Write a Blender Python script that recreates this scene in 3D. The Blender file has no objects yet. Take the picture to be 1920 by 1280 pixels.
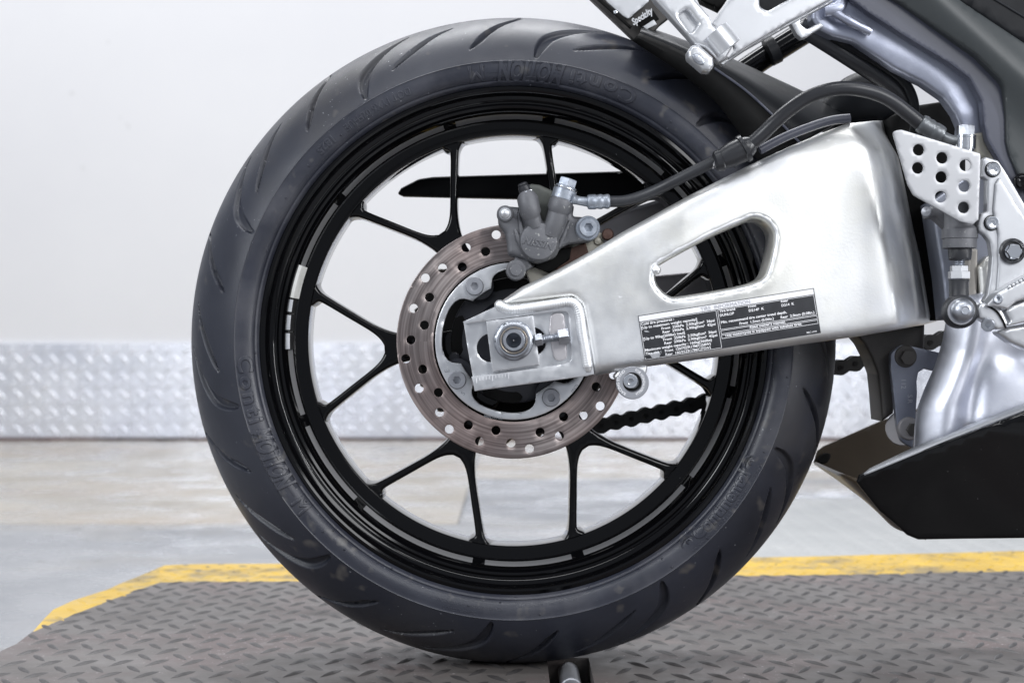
import bpy, bmesh, math, random
import numpy as np
from mathutils import Vector, Matrix
from mathutils.geometry import delaunay_2d_cdt
random.seed(7); rng = np.random.default_rng(7)
PI = math.pi
S = bpy.context.scene

# ------------------------------------------------------------------ camera
# world: origin on the rear axle, x to the right (front of the bike), y away from the camera, z up, metres
D = 1.6                     # camera to wheel centre plane
F = 1914.0 * D              # focal length in photograph pixels (1920 wide)
cam = bpy.data.cameras.new("camera"); camo = bpy.data.objects.new("camera", cam)
S.collection.objects.link(camo)
camo.location = (0, -D, 0); camo.rotation_euler = (PI/2, 0, 0)
cam.sensor_width = 36.0; cam.lens = F / 1920 * 36.0
cam.clip_end = 100; cam.clip_start = 0.05
cam.dof.use_dof = True; cam.dof.focus_distance = 1.50; cam.dof.aperture_fstop = 8.0
S.camera = camo

# ------------------------------------------------------------------ world and lamps (indoor workshop)
w = bpy.data.worlds.new("World"); S.world = w; w.use_nodes = True
bg = w.node_tree.nodes["Background"]
bg.inputs[0].default_value = (0.82, 0.88, 1.0, 1); bg.inputs[1].default_value = 0.36
S.view_settings.view_transform = 'Standard'; S.view_settings.look = 'None'
S.view_settings.gamma = 1.0; S.view_settings.exposure = 0.10

def area(name, loc, target, sx, sy, power, col=(1, 1, 1)):
    l = bpy.data.lights.new(name, 'AREA'); l.shape = 'RECTANGLE'; l.size = sx; l.size_y = sy
    l.energy = power; l.color = col
    o = bpy.data.objects.new(name, l); S.collection.objects.link(o)
    o.location = loc
    o.rotation_euler = (Vector(target) - Vector(loc)).to_track_quat('-Z', 'Y').to_euler()
    return o
area("softbox_left", (-2.3, -1.9, 1.25), (0, 0, 0), 0.9, 1.2, 46, (0.93, 0.96, 1.0))
area("softbox_right", (1.2, -2.3, 1.15), (0.45, 0, 0), 1.0, 1.0, 25, (0.97, 0.98, 1.0))
area("strip_right_low", (2.3, -1.5, 0.7), (0.0, 0, 0), 0.09, 1.4, 34, (0.97, 0.98, 1.0))
area("ceiling_tube_front", (0.0, -1.2, 2.3), (0.1, 0, 0), 2.6, 0.22, 24, (0.97, 0.98, 1.0))
area("ceiling_tube_middle", (0.0, 0.95, 2.2), (0.0, 0.45, 0), 2.2, 0.5, 50, (0.97, 0.98, 1.0))
area("ceiling_tube_back", (-1.3, 3.2, 2.9), (-1.3, 4.1, 0), 6.6, 0.8, 106, (0.98, 0.98, 1.0))

# ------------------------------------------------------------------ helpers
def P(px, py, y):
    k = (D + y) / F
    return Vector(((px - 960) * k, y, -(py - 640) * k))
def K(y): return F / (D + y)
WCX, WCY = 963.0, 638.0
WC = P(WCX, WCY, 0)

def link(name, mesh, mat=None, parent=None):
    o = bpy.data.objects.new(name, mesh); S.collection.objects.link(o)
    if mat is not None and len(mesh.materials) == 0: mesh.materials.append(mat)
    if parent is not None: o.parent = parent
    return o
def setp(o, label=None, cat=None, group=None, kind=None):
    if label: o['label'] = label
    if cat: o['category'] = cat
    if group: o['group'] = group
    if kind: o['kind'] = kind
    return o
def mesh_from(name, V, Fc, smooth=38):
    me = bpy.data.meshes.new(name)
    me.from_pydata([tuple(v) for v in V], [], [tuple(f) for f in Fc])
    fin(me, smooth); return me
def fin(me, smooth):
    me.update()
    if smooth is not None:
        me.polygons.foreach_set('use_smooth', np.ones(len(me.polygons), dtype=bool))
        if smooth < 180: me.set_sharp_from_angle(angle=math.radians(smooth))
    me.update()
def grid_mesh(name, V, nu, nv, wrap_u=True, smooth=40):
    """V: array (nu, nv, 3); u wraps"""
    V = np.asarray(V, dtype=np.float32).reshape(-1, 3)
    iu = np.arange(nu if wrap_u else nu - 1); iv = np.arange(nv - 1)
    a = iu[:, None] * nv + iv[None, :]; b = ((iu + 1) % nu)[:, None] * nv + iv[None, :]
    q = np.stack([a, a + 1, b + 1, b], axis=-1).reshape(-1, 4)
    me = bpy.data.meshes.new(name)
    me.vertices.add(len(V)); me.vertices.foreach_set('co', V.ravel())
    me.loops.add(q.size); me.loops.foreach_set('vertex_index', q.ravel().astype(np.int32))
    me.polygons.add(len(q))
    me.polygons.foreach_set('loop_start', np.arange(0, q.size, 4, dtype=np.int32))
    me.polygons.foreach_set('loop_total', np.full(len(q), 4, dtype=np.int32))
    me.update(calc_edges=True); fin(me, smooth); return me

class MB:
    def __init__(s): s.V = []; s.F = []
    def add(s, V, Fc):
        n = len(s.V); s.V += [tuple(v) for v in V]; s.F += [tuple(i + n for i in f) for f in Fc]; return s
    def build(s, name, mat, parent=None, smooth=38):
        return link(name, mesh_from(name, s.V, s.F, smooth), mat, parent)

def basis(d, up=None):
    d = Vector(d).normalized()
    up = Vector(up) if up is not None else (Vector((0, 0, 1)) if abs(d.z) < .9 else Vector((1, 0, 0)))
    x = up.cross(d).normalized(); y = d.cross(x)
    return x, y, d
def hexr(r, ph=0.0):
    return lambda t: r / math.cos(((t + ph) % (PI/3)) - PI/6)
def lathe_geo(profile, origin, direction, seg=48, up=None, closed=False):
    x, y, d = basis(direction, up); o = Vector(origin)
    V = []; n = len(profile)
    for i in range(seg):
        t = 2*PI*i/seg; c = math.cos(t); s = math.sin(t)
        for (r, h) in profile:
            rr = r(t) if callable(r) else r
            V.append(o + x*(rr*c) + y*(rr*s) + d*h)
    Fc = []
    for i in range(seg):
        j = (i+1) % seg
        for k in range(n-1 if not closed else n):
            m = (k+1) % n
            Fc.append((i*n+k, j*n+k, j*n+m, i*n+m))
    return V, Fc
def lathe(name, profile, origin, direction, mat, parent=None, seg=48, smooth=38, up=None, closed=False):
    return MB().add(*lathe_geo(profile, origin, direction, seg, up, closed)).build(name, mat, parent, smooth)

def crv(pts, n=8, closed=False):
    """Catmull-Rom through points of any dimension"""
    p = [np.array(q, dtype=float) for q in pts]; out = []; N = len(p)
    rngs = range(N if closed else N-1)
    for i in rngs:
        p1 = p[i]; p2 = p[(i+1) % N]
        p0 = p[(i-1) % N] if closed or i > 0 else 2*p1 - p2
        p3 = p[(i+2) % N] if closed or i+2 < N else 2*p2 - p1
        for k in range(n):
            t = k/n
            out.append(.5*((2*p1) + (-p0+p2)*t + (2*p0-5*p1+4*p2-p3)*t*t + (-p0+3*p1-3*p2+p3)*t**3))
    if not closed: out.append(p[-1])
    return out
def tube_geo(pts, rad, seg=14, caps=True, up=None):
    pts = [Vector(p) for p in pts]; n = len(pts)
    rad = rad if hasattr(rad, '__len__') else [rad]*n
    V = []; Fc = []
    t = (pts[1]-pts[0]).normalized(); x, y, _ = basis(t, up)
    for i in range(n):
        tn = (pts[min(i+1, n-1)] - pts[max(i-1, 0)]).normalized()
        q = t.rotation_difference(tn); x = q @ x; y = q @ y; t = tn
        for k in range(seg):
            a = 2*PI*k/seg; V.append(pts[i] + (x*math.cos(a) + y*math.sin(a))*rad[i])
    for i in range(n-1):
        for k in range(seg):
            m = (k+1) % seg
            Fc.append((i*seg+k, i*seg+m, (i+1)*seg+m, (i+1)*seg+k))
    if caps:
        Fc.append(tuple(range(seg-1, -1, -1))); Fc.append(tuple((n-1)*seg + k for k in range(seg)))
    return V, Fc
def tube(name, pts, rad, mat, parent=None, seg=14, smooth=45, up=None):
    return MB().add(*tube_geo(pts, rad, seg, True, up)).build(name, mat, parent, smooth)

def fil(pts, n=6):
    """polygon with per-corner radius: (x, y) or (x, y, r)"""
    out = []; N = len(pts)
    for i in range(N):
        p = np.array(pts[i][:2], float); r = pts[i][2] if len(pts[i]) > 2 else 0
        if r <= 0: out.append(p); continue
        a = np.array(pts[i-1][:2], float) - p; b = np.array(pts[(i+1) % N][:2], float) - p
        la, lb = np.linalg.norm(a), np.linalg.norm(b); a /= la; b /= lb
        ang = math.acos(max(-1, min(1, float(a @ b))))
        if ang > PI - .05: out.append(p); continue
        d = min(r / math.tan(ang/2), la*.48, lb*.48)
        p0 = p + a*d; p2 = p + b*d
        for k in range(n+1):
            t = k/n; out.append((1-t)**2*p0 + 2*t*(1-t)*p + t*t*p2)
    return out
def circ(cx, cy, r, n=28, ry=None, rot=0.0):
    ry = ry or r; c, s = math.cos(rot), math.sin(rot)
    return [(cx + r*math.cos(2*PI*i/n)*c - ry*math.sin(2*PI*i/n)*s, cy + r*math.cos(2*PI*i/n)*s + ry*math.sin(2*PI*i/n)*c) for i in range(n)]

def resample(poly, step):
    out = []; N = len(poly)
    for i in range(N):
        a = np.array(poly[i]); b = np.array(poly[(i+1) % N]); L = np.linalg.norm(b-a)
        if L < 1e-9: continue
        m = max(1, int(math.ceil(L/step)))
        for k in range(m): out.append(a + (b-a)*k/m)
    return np.array(out)
def sgnarea(p):
    x, y = p[:, 0], p[:, 1]; return .5*np.sum(x*np.roll(y, -1) - np.roll(x, -1)*y)
def seg_dist(Q, poly):
    A = poly; B = np.roll(poly, -1, axis=0); AB = B - A; L2 = (AB**2).sum(1) + 1e-18
    out = np.empty(len(Q))
    for s in range(0, len(Q), 4000):
        q = Q[s:s+4000]
        t = np.clip(((q[:, None, :] - A[None])*AB[None]).sum(2)/L2[None], 0, 1)
        d = q[:, None, :] - (A[None] + t[..., None]*AB[None])
        out[s:s+4000] = np.sqrt((d**2).sum(2).min(1))
    return out
def inside(Q, poly):
    r = np.zeros(len(Q), bool); N = len(poly); j = N-1
    x, y = Q[:, 0], Q[:, 1]
    for i in range(N):
        xi, yi = poly[i]; xj, yj = poly[j]
        if yi != yj:
            c = ((yi > y) != (yj > y)) & (x < (xj-xi)*(y-yi)/(yj-yi) + xi)
            r ^= c
        j = i
    return r

def relief_geo(outer, y, th, bev=.002, holes=(), step=None, face=None, hbev=None, lip=0.0, yref=None, nb=4, true_px=False):
    """A solid plate whose outline is given in photograph pixels at depth y: rounded front edge, optional holes, optional
    extra depth face(px, py). Front faces the camera side (-y), back is flat at y+th."""
    yr = y if yref is None else yref; k = (D + yr)/F*1000.0      # mm per pixel
    def comp(pts):                                 # outline points sit on the bent face: place them so that they are met there
        p0 = np.array([p[:2] for p in pts], float); q = p0.copy()
        for _ in range(12):
            f = (D + y + face(q[:, 0], q[:, 1]) + bev*.6)/(D + yr)
            q = np.array([960, 640]) + (p0 - np.array([960, 640]))*f[:, None]
        return q
    if true_px: outer = comp(resample([np.array(p[:2], float) for p in outer], 6.0))
    tow = lambda pts: np.array([((p[0]-960)*k, -(p[1]-640)*k) for p in pts])
    O = tow(outer); H = [tow(h) for h in holes]
    size = max(np.ptp(O[:, 0]), np.ptp(O[:, 1]))
    step = (step*1000 if step else max(1.2, size/22))
    O = resample(O, step)
    if sgnarea(O) < 0: O = O[::-1]
    H = [resample(h, min(step, max(.5, np.ptp(h[:, 0])/10))) for h in H]
    H = [h[::-1] if sgnarea(h) > 0 else h for h in H]
    bmm = bev*1000; hb = bmm if hbev is None else hbev*1000
    loops = [(O, bmm)] + [(h, hb) for h in H]
    cand = []
    for lp, b in loops:
        if b <= 0: continue
        e = np.roll(lp, -1, 0) - np.roll(lp, 1, 0); nrm = np.stack([-e[:, 1], e[:, 0]], 1)
        nrm /= (np.linalg.norm(nrm, axis=1)[:, None] + 1e-9)
        for f in [1-math.cos(PI/2*(i+1)/nb) for i in range(nb)]:
            q = lp + nrm*b*f
            ins = inside(q, O)
            for h in H: ins &= ~inside(q, h)
            d = np.min([seg_dist(q, l2) for l2, _ in loops], axis=0)
            cand.append(q[ins & (d > b*f*.93)])
    x0, y0 = O.min(0); x1, y1 = O.max(0)
    gx, gy = np.meshgrid(np.arange(x0, x1, step), np.arange(y0, y1, step*.866))
    gx = gx + ((np.arange(gx.shape[0]) % 2)*step*.5)[:, None]
    q = np.stack([gx.ravel(), gy.ravel()], 1)
    ins = inside(q, O)
    for h in H: ins &= ~inside(q, h)
    q = q[ins]
    if len(q):
        ok = np.ones(len(q), bool)
        for lp, b in loops: ok &= seg_dist(q, lp) > max(b*1.04, step*.35)
        cand.append(q[ok])
    allp = [O] + H + cand
    edges = []; n = 0
    for lp, _ in loops:
        m = len(lp); edges += [(n+i, n+(i+1) % m) for i in range(m)]; n += m
    pts = np.concatenate([c for c in allp if len(c)], 0)
    r = delaunay_2d_cdt([Vector((float(a), float(b))) for a, b in pts], edges, [], 0, 1e-5)
    pv = np.array([(v.x, v.y) for v in r[0]]); tr = np.array([t for t in r[2] if len(t) == 3])
    c = pv[tr].mean(1); ins = inside(c, O)
    for h in H: ins &= ~inside(c, h)
    tr = tr[ins]
    a = pv[tr]; ar = (a[:, 1, 0]-a[:, 0, 0])*(a[:, 2, 1]-a[:, 0, 1]) - (a[:, 2, 0]-a[:, 0, 0])*(a[:, 1, 1]-a[:, 0, 1])
    tr[ar < 0] = tr[ar < 0][:, ::-1]
    tr = tr[np.abs(ar) > 1e-7]
    used = np.unique(tr); remap = -np.ones(len(pv), int); remap[used] = np.arange(len(used)); pv = pv[used]; tr = remap[tr]
    dep = np.zeros(len(pv))
    for i, (lp, b) in enumerate(loops):
        d = seg_dist(pv, lp)
        if b > 0:
            dep = np.maximum(dep, np.where(d < b, b - np.sqrt(np.maximum(0, b*b - (b-np.minimum(d, b))**2)), 0))
        if i > 0 and lip > 0: dep -= lip*1000*np.exp(-((d - hb)/(hb*.7))**2)
    ppx = pv[:, 0]/k + 960; ppy = -pv[:, 1]/k + 640
    yy = y + dep/1000
    if face is not None: yy = yy + face(ppx, ppy)
    V = np.stack([pv[:, 0]/1000, yy, pv[:, 1]/1000], 1)
    yb = max(y + th, 0*y + y + th)
    backy = np.maximum(yy + .0006, y + th) if face is not None else np.full(len(pv), y+th)
    Vb = np.stack([pv[:, 0]/1000, backy, pv[:, 1]/1000], 1)
    N = len(pv)
    ed = np.concatenate([tr[:, [0, 1]], tr[:, [1, 2]], tr[:, [2, 0]]], 0)
    keys = set(map(tuple, ed.tolist()))
    be = [(i, j) for (i, j) in keys if (j, i) not in keys]
    Fc = [tuple(t) for t in tr.tolist()] + [tuple(int(i)+N for i in t[::-1]) for t in tr.tolist()] + [(j, i, i+N, j+N) for i, j in be]
    return np.concatenate([V, Vb], 0).tolist(), Fc
def relief(name, outer, mat, parent, y, th, smooth=42, **kw):
    return MB().add(*relief_geo(outer, y, th, **kw)).build(name, mat, parent, smooth)

def text_geo(body, bold=0.0, shear=0.0, res=3):
    """flat text as (verts2d, faces), normalised so that cap height = 1 and x starts at 0"""
    cu = bpy.data.curves.new('t', 'FONT'); cu.body = body; cu.size = 1.0; cu.resolution_u = res; cu.offset = bold; cu.shear = shear
    o = bpy.data.objects.new('t', cu); S.collection.objects.link(o)
    dg = bpy.context.evaluated_depsgraph_get(); dg.update()
    me = bpy.data.meshes.new_from_object(o.evaluated_get(dg))
    V = np.array([v.co[:2] for v in me.vertices]).reshape(-1, 2); Fc = [tuple(p.vertices) for p in me.polygons]
    bpy.data.objects.remove(o); bpy.data.curves.remove(cu); bpy.data.meshes.remove(me)
    V = V/0.70; V[:, 0] -= V[:, 0].min()
    return V, Fc
def text_bevel(body, bev=.04, shear=0.0, off=-.03):
    """text with rounded raised edges: verts (u, v, height in em), cap height 1"""
    cu = bpy.data.curves.new('t', 'FONT'); cu.body = body; cu.size = 1.0; cu.resolution_u = 3; cu.shear = shear; cu.space_word = .42 if ' o n' in body else 1.0
    cu.bevel_depth = bev; cu.bevel_resolution = 1; cu.offset = off
    o = bpy.data.objects.new('t', cu); S.collection.objects.link(o)
    dg = bpy.context.evaluated_depsgraph_get(); dg.update()
    me = bpy.data.meshes.new_from_object(o.evaluated_get(dg))
    bm = bmesh.new(); bm.from_mesh(me); bmesh.ops.triangulate(bm, faces=bm.faces[:])
    for lim in (.30, .16, .12):
        bmesh.ops.subdivide_edges(bm, edges=[e for e in bm.edges if e.calc_length() > lim], cuts=1, use_grid_fill=False)
        bmesh.ops.triangulate(bm, faces=bm.faces[:])
    bm.to_mesh(me); bm.free()
    V = np.array([v.co[:] for v in me.vertices]).reshape(-1, 3)/.70; Fc = [tuple(p.vertices) for p in me.polygons]
    bpy.data.objects.remove(o); bpy.data.curves.remove(cu); bpy.data.meshes.remove(me)
    V[:, 0] -= V[:, 0].min(); return V, Fc
def solid_from_flat(V2, Fc, fmap, h0, h1, flip=False):
    """extrude flat text between heights; fmap(u, v, h) -> world"""
    keys = {}
    for f in Fc:
        for i in range(len(f)): keys[(f[i], f[(i+1) % len(f)])] = 1
    be = [e for e in keys if (e[1], e[0]) not in keys]
    N = len(V2)
    V = [fmap(u, v, h1) for u, v in V2] + [fmap(u, v, h0) for u, v in V2]
    F2 = list(Fc) + [tuple(i+N for i in f[::-1]) for f in Fc] + [(b, a, a+N, b+N) for a, b in be]
    if flip: F2 = [f[::-1] for f in F2]
    return V, F2

def bolt_hex(name, c, d, r, h, mat, parent, flange=None, seg=36, ph=0.0):
    pr = []
    if flange: pr += [(0, 0), (flange, 0), (flange, h*.14), (flange*.93, h*.22)]
    else: pr += [(0, 0)]
    z0 = h*.22 if flange else 0
    hx = hexr(r*.92, ph)
    pr += [(hx, z0), (hx, h*.93), (lambda t: min(hx(t), r*.98)*.95, h), (0, h)]
    return lathe(name, pr, c, d, mat, parent, seg, 30)
def bolt_socket(name, c, d, r, h, mat, parent, sock=.5, dark=None, seg=36, dome=0.0):
    s = hexr(r*sock*.87)
    pr = [(0, 0), (r, 0), (r, h*.8), (r*.97, h*.9), (r*.9, h), (r*sock*1.25, h+dome), (lambda t: s(t)*1.05, h+dome-.0002), (s, h+dome-.0008), (s, h*.25), (0, h*.2)]
    return lathe(name, pr, c, d, mat, parent, seg, 32)

# ------------------------------------------------------------------ materials
def mat(name, col, rough=.5, metal=0.0, noise=None, nscale=40, bump=0.0, bscale=200, rvar=0.0, coat=0.0, spec=.5, nscale2=None, col2=None, stretch=None):
    m = bpy.data.materials.new(name); m.use_nodes = True; nt = m.node_tree; N = nt.nodes; L = nt.links
    b = N["Principled BSDF"]
    b.inputs["Base Color"].default_value = (*col, 1); b.inputs["Roughness"].default_value = rough; b.inputs["Metallic"].default_value = metal
    b.inputs["Specular IOR Level"].default_value = spec
    if coat: b.inputs["Coat Weight"].default_value = coat; b.inputs["Coat Roughness"].default_value = .04
    tc = N.new("ShaderNodeTexCoord"); vec = tc.outputs["Object"]
    if stretch:
        mp = N.new("ShaderNodeMapping"); mp.inputs["Scale"].default_value = stretch; L.new(vec, mp.inputs[0]); vec = mp.outputs[0]
    def nz(sc, det=5):
        n = N.new("ShaderNodeTexNoise"); n.inputs["Scale"].default_value = sc; n.inputs["Detail"].default_value = det; n.inputs["Roughness"].default_value = .6
        L.new(vec, n.inputs["Vector"]); return n.outputs["Fac"]
    if noise is not None:
        f = nz(nscale)
        rp = N.new("ShaderNodeValToRGB"); rp.color_ramp.elements[0].position = .34; rp.color_ramp.elements[1].position = .68
        rp.color_ramp.elements[0].color = (*col, 1); rp.color_ramp.elements[1].color = (*noise, 1); L.new(f, rp.inputs[0])
        out = rp.outputs[0]
        if col2 is not None:
            f2 = nz(nscale2 or 6, 6); r2 = N.new("ShaderNodeValToRGB"); r2.color_ramp.elements[0].position = .48; r2.color_ramp.elements[1].position = .66
            r2.color_ramp.elements[0].color = (0, 0, 0, 1); r2.color_ramp.elements[1].color = (1, 1, 1, 1); L.new(f2, r2.inputs[0])
            mx = N.new("ShaderNodeMix"); mx.data_type = 'RGBA'; L.new(r2.outputs[0], mx.inputs[0]); L.new(out, mx.inputs[6]); mx.inputs[7].default_value = (*col2, 1)
            out = mx.outputs[2]
        L.new(out, b.inputs["Base Color"])
    if rvar:
        f = nz(nscale*2.3); mr = N.new("ShaderNodeMapRange"); mr.inputs[3].default_value = max(.02, rough-rvar); mr.inputs[4].default_value = rough+rvar
        mr.inputs[1].default_value = .3; mr.inputs[2].default_value = .7
        L.new(f, mr.inputs[0]); L.new(mr.outputs[0], b.inputs["Roughness"])
    if bump:
        f = nz(bscale, 6); bp = N.new("ShaderNodeBump"); bp.inputs["Strength"].default_value = bump; bp.inputs["Distance"].default_value = .0008
        L.new(f, bp.inputs["Height"]); L.new(bp.outputs[0], b.inputs["Normal"])
    return m
M = {}
M['rubber'] = mat('tyre_rubber', (.015, .017, .026), .42, 0, (.027, .030, .043), 9, .22, 900, .09, col2=(.036, .035, .038), nscale2=5)
M['side'] = mat('tyre_sidewall_rubber', (.019, .021, .031), .39, 0, (.034, .037, .050), 16, .2, 900, .09, col2=(.060, .061, .072), nscale2=9)
M['gloss'] = mat('gloss_black_paint', (.002, .002, .0025), .07, 0, spec=.28)
M['band'] = mat('barrel_reflection_grey', (.22, .22, .225), .35, 0)  # reflection of the wall in the black barrel, as a flat grey colour
M['alu'] = mat('brushed_aluminium', (.84, .85, .86), .45, 1, (.90, .905, .915), 12, .10, 500, .07, col2=(.86, .855, .81), nscale2=6)
M['mach'] = mat('machined_aluminium', (.72, .73, .745), .38, 1, (.76, .77, .79), 40, .08, 500, .08)
M['weld'] = mat('weld_metal', (.80, .81, .82), .52, 1, (.88, .89, .90), 60)
M['cast'] = mat('cast_grey', (.112, .115, .126), .52, .3, (.145, .147, .158), 60, .3, 900, .06)
M['olive'] = mat('cast_olive_grey', (.075, .080, .075), .6, .3, (.09, .095, .085), 40, .2, 700)  # dark olive tone of the caliper bridge
M['steel'] = mat('zinc_steel', (.38, .40, .44), .38, 1, (.48, .50, .54), 60, .1, 700, .08)
M['bluez'] = mat('blue_zinc', (.25, .28, .33), .45, .7, (.40, .43, .48), 130, .2, 700, .1)
M['chrome'] = mat('polished_steel', (.85, .87, .9), .14, 1)
M['silver'] = mat('silver_paint', (.62, .63, .65), .33, .75, (.66, .67, .69), 20, .03, 600, .04)
M['white_alu'] = mat('satin_anodised', (.50, .51, .53), .42, .75, (.54, .55, .57), 20, .03, 600, .05)
M['hose'] = mat('hose_rubber', (.018, .019, .023), .45, 0, (.030, .032, .037), 30, .15, 900, .08)
M['sheath'] = mat('hose_sheath', (.018, .019, .022), .33, 0, (.027, .028, .032), 20)
M['dzinc'] = mat('dark_zinc', (.12, .13, .14), .36, .6, (.18, .19, .20), 120, .1, 600, .06)
M['plastic'] = mat('satin_black_plastic', (.006, .0065, .008), .42, 0, (.009, .010, .012), 15, .05, 700, .05, spec=.16)
M['black'] = mat('deep_black', (.003, .003, .003), .6, 0, (.006, .006, .006), 40, spec=.12)
M['navy'] = mat('hub_black', (.011, .012, .017), .35, 0, (.016, .017, .023), 30, .08, 600)
M['chain'] = mat('oily_chain_steel', (.008, .008, .009), .5, .2, (.014, .013, .012), 300)
M['weight'] = mat('lead_weight_black', (.010, .010, .011), .5, 0, (.02, .02, .021), 200, .2, 800)
M['tape'] = mat('white_tape', (.90, .90, .87), .6, 0, (.72, .72, .68), 60)
M['label'] = mat('label_black', (.020, .021, .024), .35, 0, (.034, .035, .04), 60)
M['ink'] = mat('label_white', (.80, .80, .82), .4, 0)
M['inkg'] = mat('label_grey_ink', (.40, .41, .45), .5, 0)
M['rust'] = mat('rusty_steel', (.075, .042, .034), .6, .3, (.12, .065, .05), 120, .3, 600)
M['beige'] = mat('beige_bracket', (.42, .40, .34), .5, .3, (.5, .48, .42), 60)
M['cover'] = mat('side_cover_grey', (.032, .037, .039), .42, 0, (.037, .042, .044), 20, .05, 900)
M['strip'] = mat('side_cover_edge', (.050, .054, .075), .38, 0, (.056, .060, .082), 20, .04, 900)
M['brown'] = mat('fairing_inside', (.040, .030, .020), .35, 0, (.055, .042, .028), 10)
M['link'] = mat('linkage_blue_grey', (.17, .185, .235), .42, .6, (.22, .235, .28), 30, .1, 600, .06)
M['dlink'] = mat('linkage_dark', (.055, .052, .050), .5, .4, (.075, .07, .066), 30, .15, 500)
M['wall'] = mat('white_wall_paint', (.76, .765, .785), .55, 0, (.79, .795, .81), 1.2, .03, 120)
M['dplate'] = mat('diamond_plate_aluminium', (.80, .83, .92), .27, .60, (.92, .94, .99), 3.0, .5, 9, .08)
M['sill'] = mat('dark_floor_gap', (.05, .035, .035), .8, 0, (.15, .07, .065), 3)
M['yellow'] = mat('yellow_edge_paint', (.56, .36, .045), .45, 0, (.68, .45, .06), 9, .1, 200, .10, col2=(.30, .22, .09), nscale2=17)
M['lug'] = mat('worn_shaded_lugs', (.044, .041, .041), .45, 0, (.078, .073, .072), 12, .15, 260, .1)  # darker than the deck: lug wear plus near-side shade in the colour
M['spar2'] = mat('satin_spar_aluminium', (.40, .425, .52), .44, 1, (.50, .525, .61), 14, .08, 500, .06)
M['heel'] = mat('heel_guard_satin', (.40, .405, .42), .45, .65, (.44, .445, .46), 20, .03, 600, .05)
M['spar'] = mat('satin_frame_aluminium', (.62, .64, .72), .46, 1, (.72, .74, .80), 14, .08, 500, .06)
M['belly'] = mat('belly_gloss_black', (.0025, .0025, .003), .10, 0, spec=.30)
M['deck'] = mat('grey_deck_paint', (.096, .086, .081), .50, 0, (.146, .134, .128), 9, .25, 260, .12, col2=(.125, .092, .088), nscale2=6)
M['plate2'] = mat('pale_grey_floor_paint', (.40, .41, .41), .45, 0, (.47, .475, .47), 6, .1, 200, .08)
M['slot'] = mat('slot_black', (.006, .006, .006), .6)
M['pad'] = mat('stand_bobbin_grey', (.34, .35, .38), .38, .55, (.40, .41, .44), 40)

def scuff(m, scale=150, amount=.70, stretch=(1, 1, 1)):
    nt = m.node_tree; N = nt.nodes; L = nt.links; b = N["Principled BSDF"]
    tc = N.new("ShaderNodeTexCoord"); mp = N.new("ShaderNodeMapping"); mp.inputs["Scale"].default_value = stretch; mp.inputs["Rotation"].default_value = (0, .5, 0); L.new(tc.outputs["Object"], mp.inputs[0])
    n = N.new("ShaderNodeTexNoise"); n.inputs["Scale"].default_value = scale; n.inputs["Detail"].default_value = 3; L.new(mp.outputs[0], n.inputs["Vector"])
    n2 = N.new("ShaderNodeTexNoise"); n2.inputs["Scale"].default_value = 13; n2.inputs["Detail"].default_value = 3; L.new(tc.outputs["Object"], n2.inputs["Vector"])
    ad = N.new("ShaderNodeMath"); ad.operation = 'MULTIPLY_ADD'; L.new(n2.outputs[0], ad.inputs[0]); ad.inputs[1].default_value = .45; L.new(n.outputs[0], ad.inputs[2])
    mr = N.new("ShaderNodeMapRange"); mr.inputs[1].default_value = amount + .225; mr.inputs[2].default_value = amount + .265; L.new(ad.outputs[0], mr.inputs[0])
    old = b.inputs["Base Color"].links[0].from_socket
    mx = N.new("ShaderNodeMix"); mx.data_type = 'RGBA'; L.new(mr.outputs[0], mx.inputs[0]); L.new(old, mx.inputs[6]); mx.inputs[7].default_value = (.93, .93, .94, 1); L.new(mx.outputs[2], b.inputs["Base Color"])
    mt = N.new("ShaderNodeMapRange"); mt.inputs[3].default_value = 1; mt.inputs[4].default_value = .45; L.new(mr.outputs[0], mt.inputs[0]); L.new(mt.outputs[0], b.inputs["Metallic"])
def specks(m, scale, thr, col, soft=.03, mask=6.0):
    nt = m.node_tree; N = nt.nodes; L = nt.links; b = N["Principled BSDF"]; tc = N.new("ShaderNodeTexCoord")
    n = N.new("ShaderNodeTexNoise"); n.inputs["Scale"].default_value = scale; n.inputs["Detail"].default_value = 2; L.new(tc.outputs["Object"], n.inputs["Vector"])
    n2 = N.new("ShaderNodeTexNoise"); n2.inputs["Scale"].default_value = mask; n2.inputs["Detail"].default_value = 4; L.new(tc.outputs["Object"], n2.inputs["Vector"])
    ad = N.new("ShaderNodeMath"); ad.operation = 'MULTIPLY_ADD'; L.new(n2.outputs[0], ad.inputs[0]); ad.inputs[1].default_value = .4; L.new(n.outputs[0], ad.inputs[2])
    mr = N.new("ShaderNodeMapRange"); mr.inputs[1].default_value = thr + .2; mr.inputs[2].default_value = thr + .2 + soft; L.new(ad.outputs[0], mr.inputs[0])
    mx = N.new("ShaderNodeMix"); mx.data_type = 'RGBA'; L.new(mr.outputs[0], mx.inputs[0]); mx.inputs[7].default_value = (*col, 1)
    if b.inputs["Base Color"].links: L.new(b.inputs["Base Color"].links[0].from_socket, mx.inputs[6])
    else: mx.inputs[6].default_value = b.inputs["Base Color"].default_value
    L.new(mx.outputs[2], b.inputs["Base Color"])
specks(M['rubber'], 420, .755, (.30, .31, .33)); specks(M['side'], 420, .745, (.30, .31, .33)); specks(M['side'], 60, .63, (.085, .082, .082), .12, 3.0)
specks(M['rubber'], 45, .66, (.075, .070, .068), .12, 3.0)
specks(M['belly'], 420, .83, (.25, .25, .26)); specks(M['gloss'], 380, .81, (.3, .3, .3))
specks(M['deck'], 300, .72, (.42, .38, .38)); specks(M['deck'], 7, .60, (.065, .056, .052), .14, 2.0); specks(M['deck'], 14, .64, (.20, .165, .155), .16, 3.0)
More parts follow.
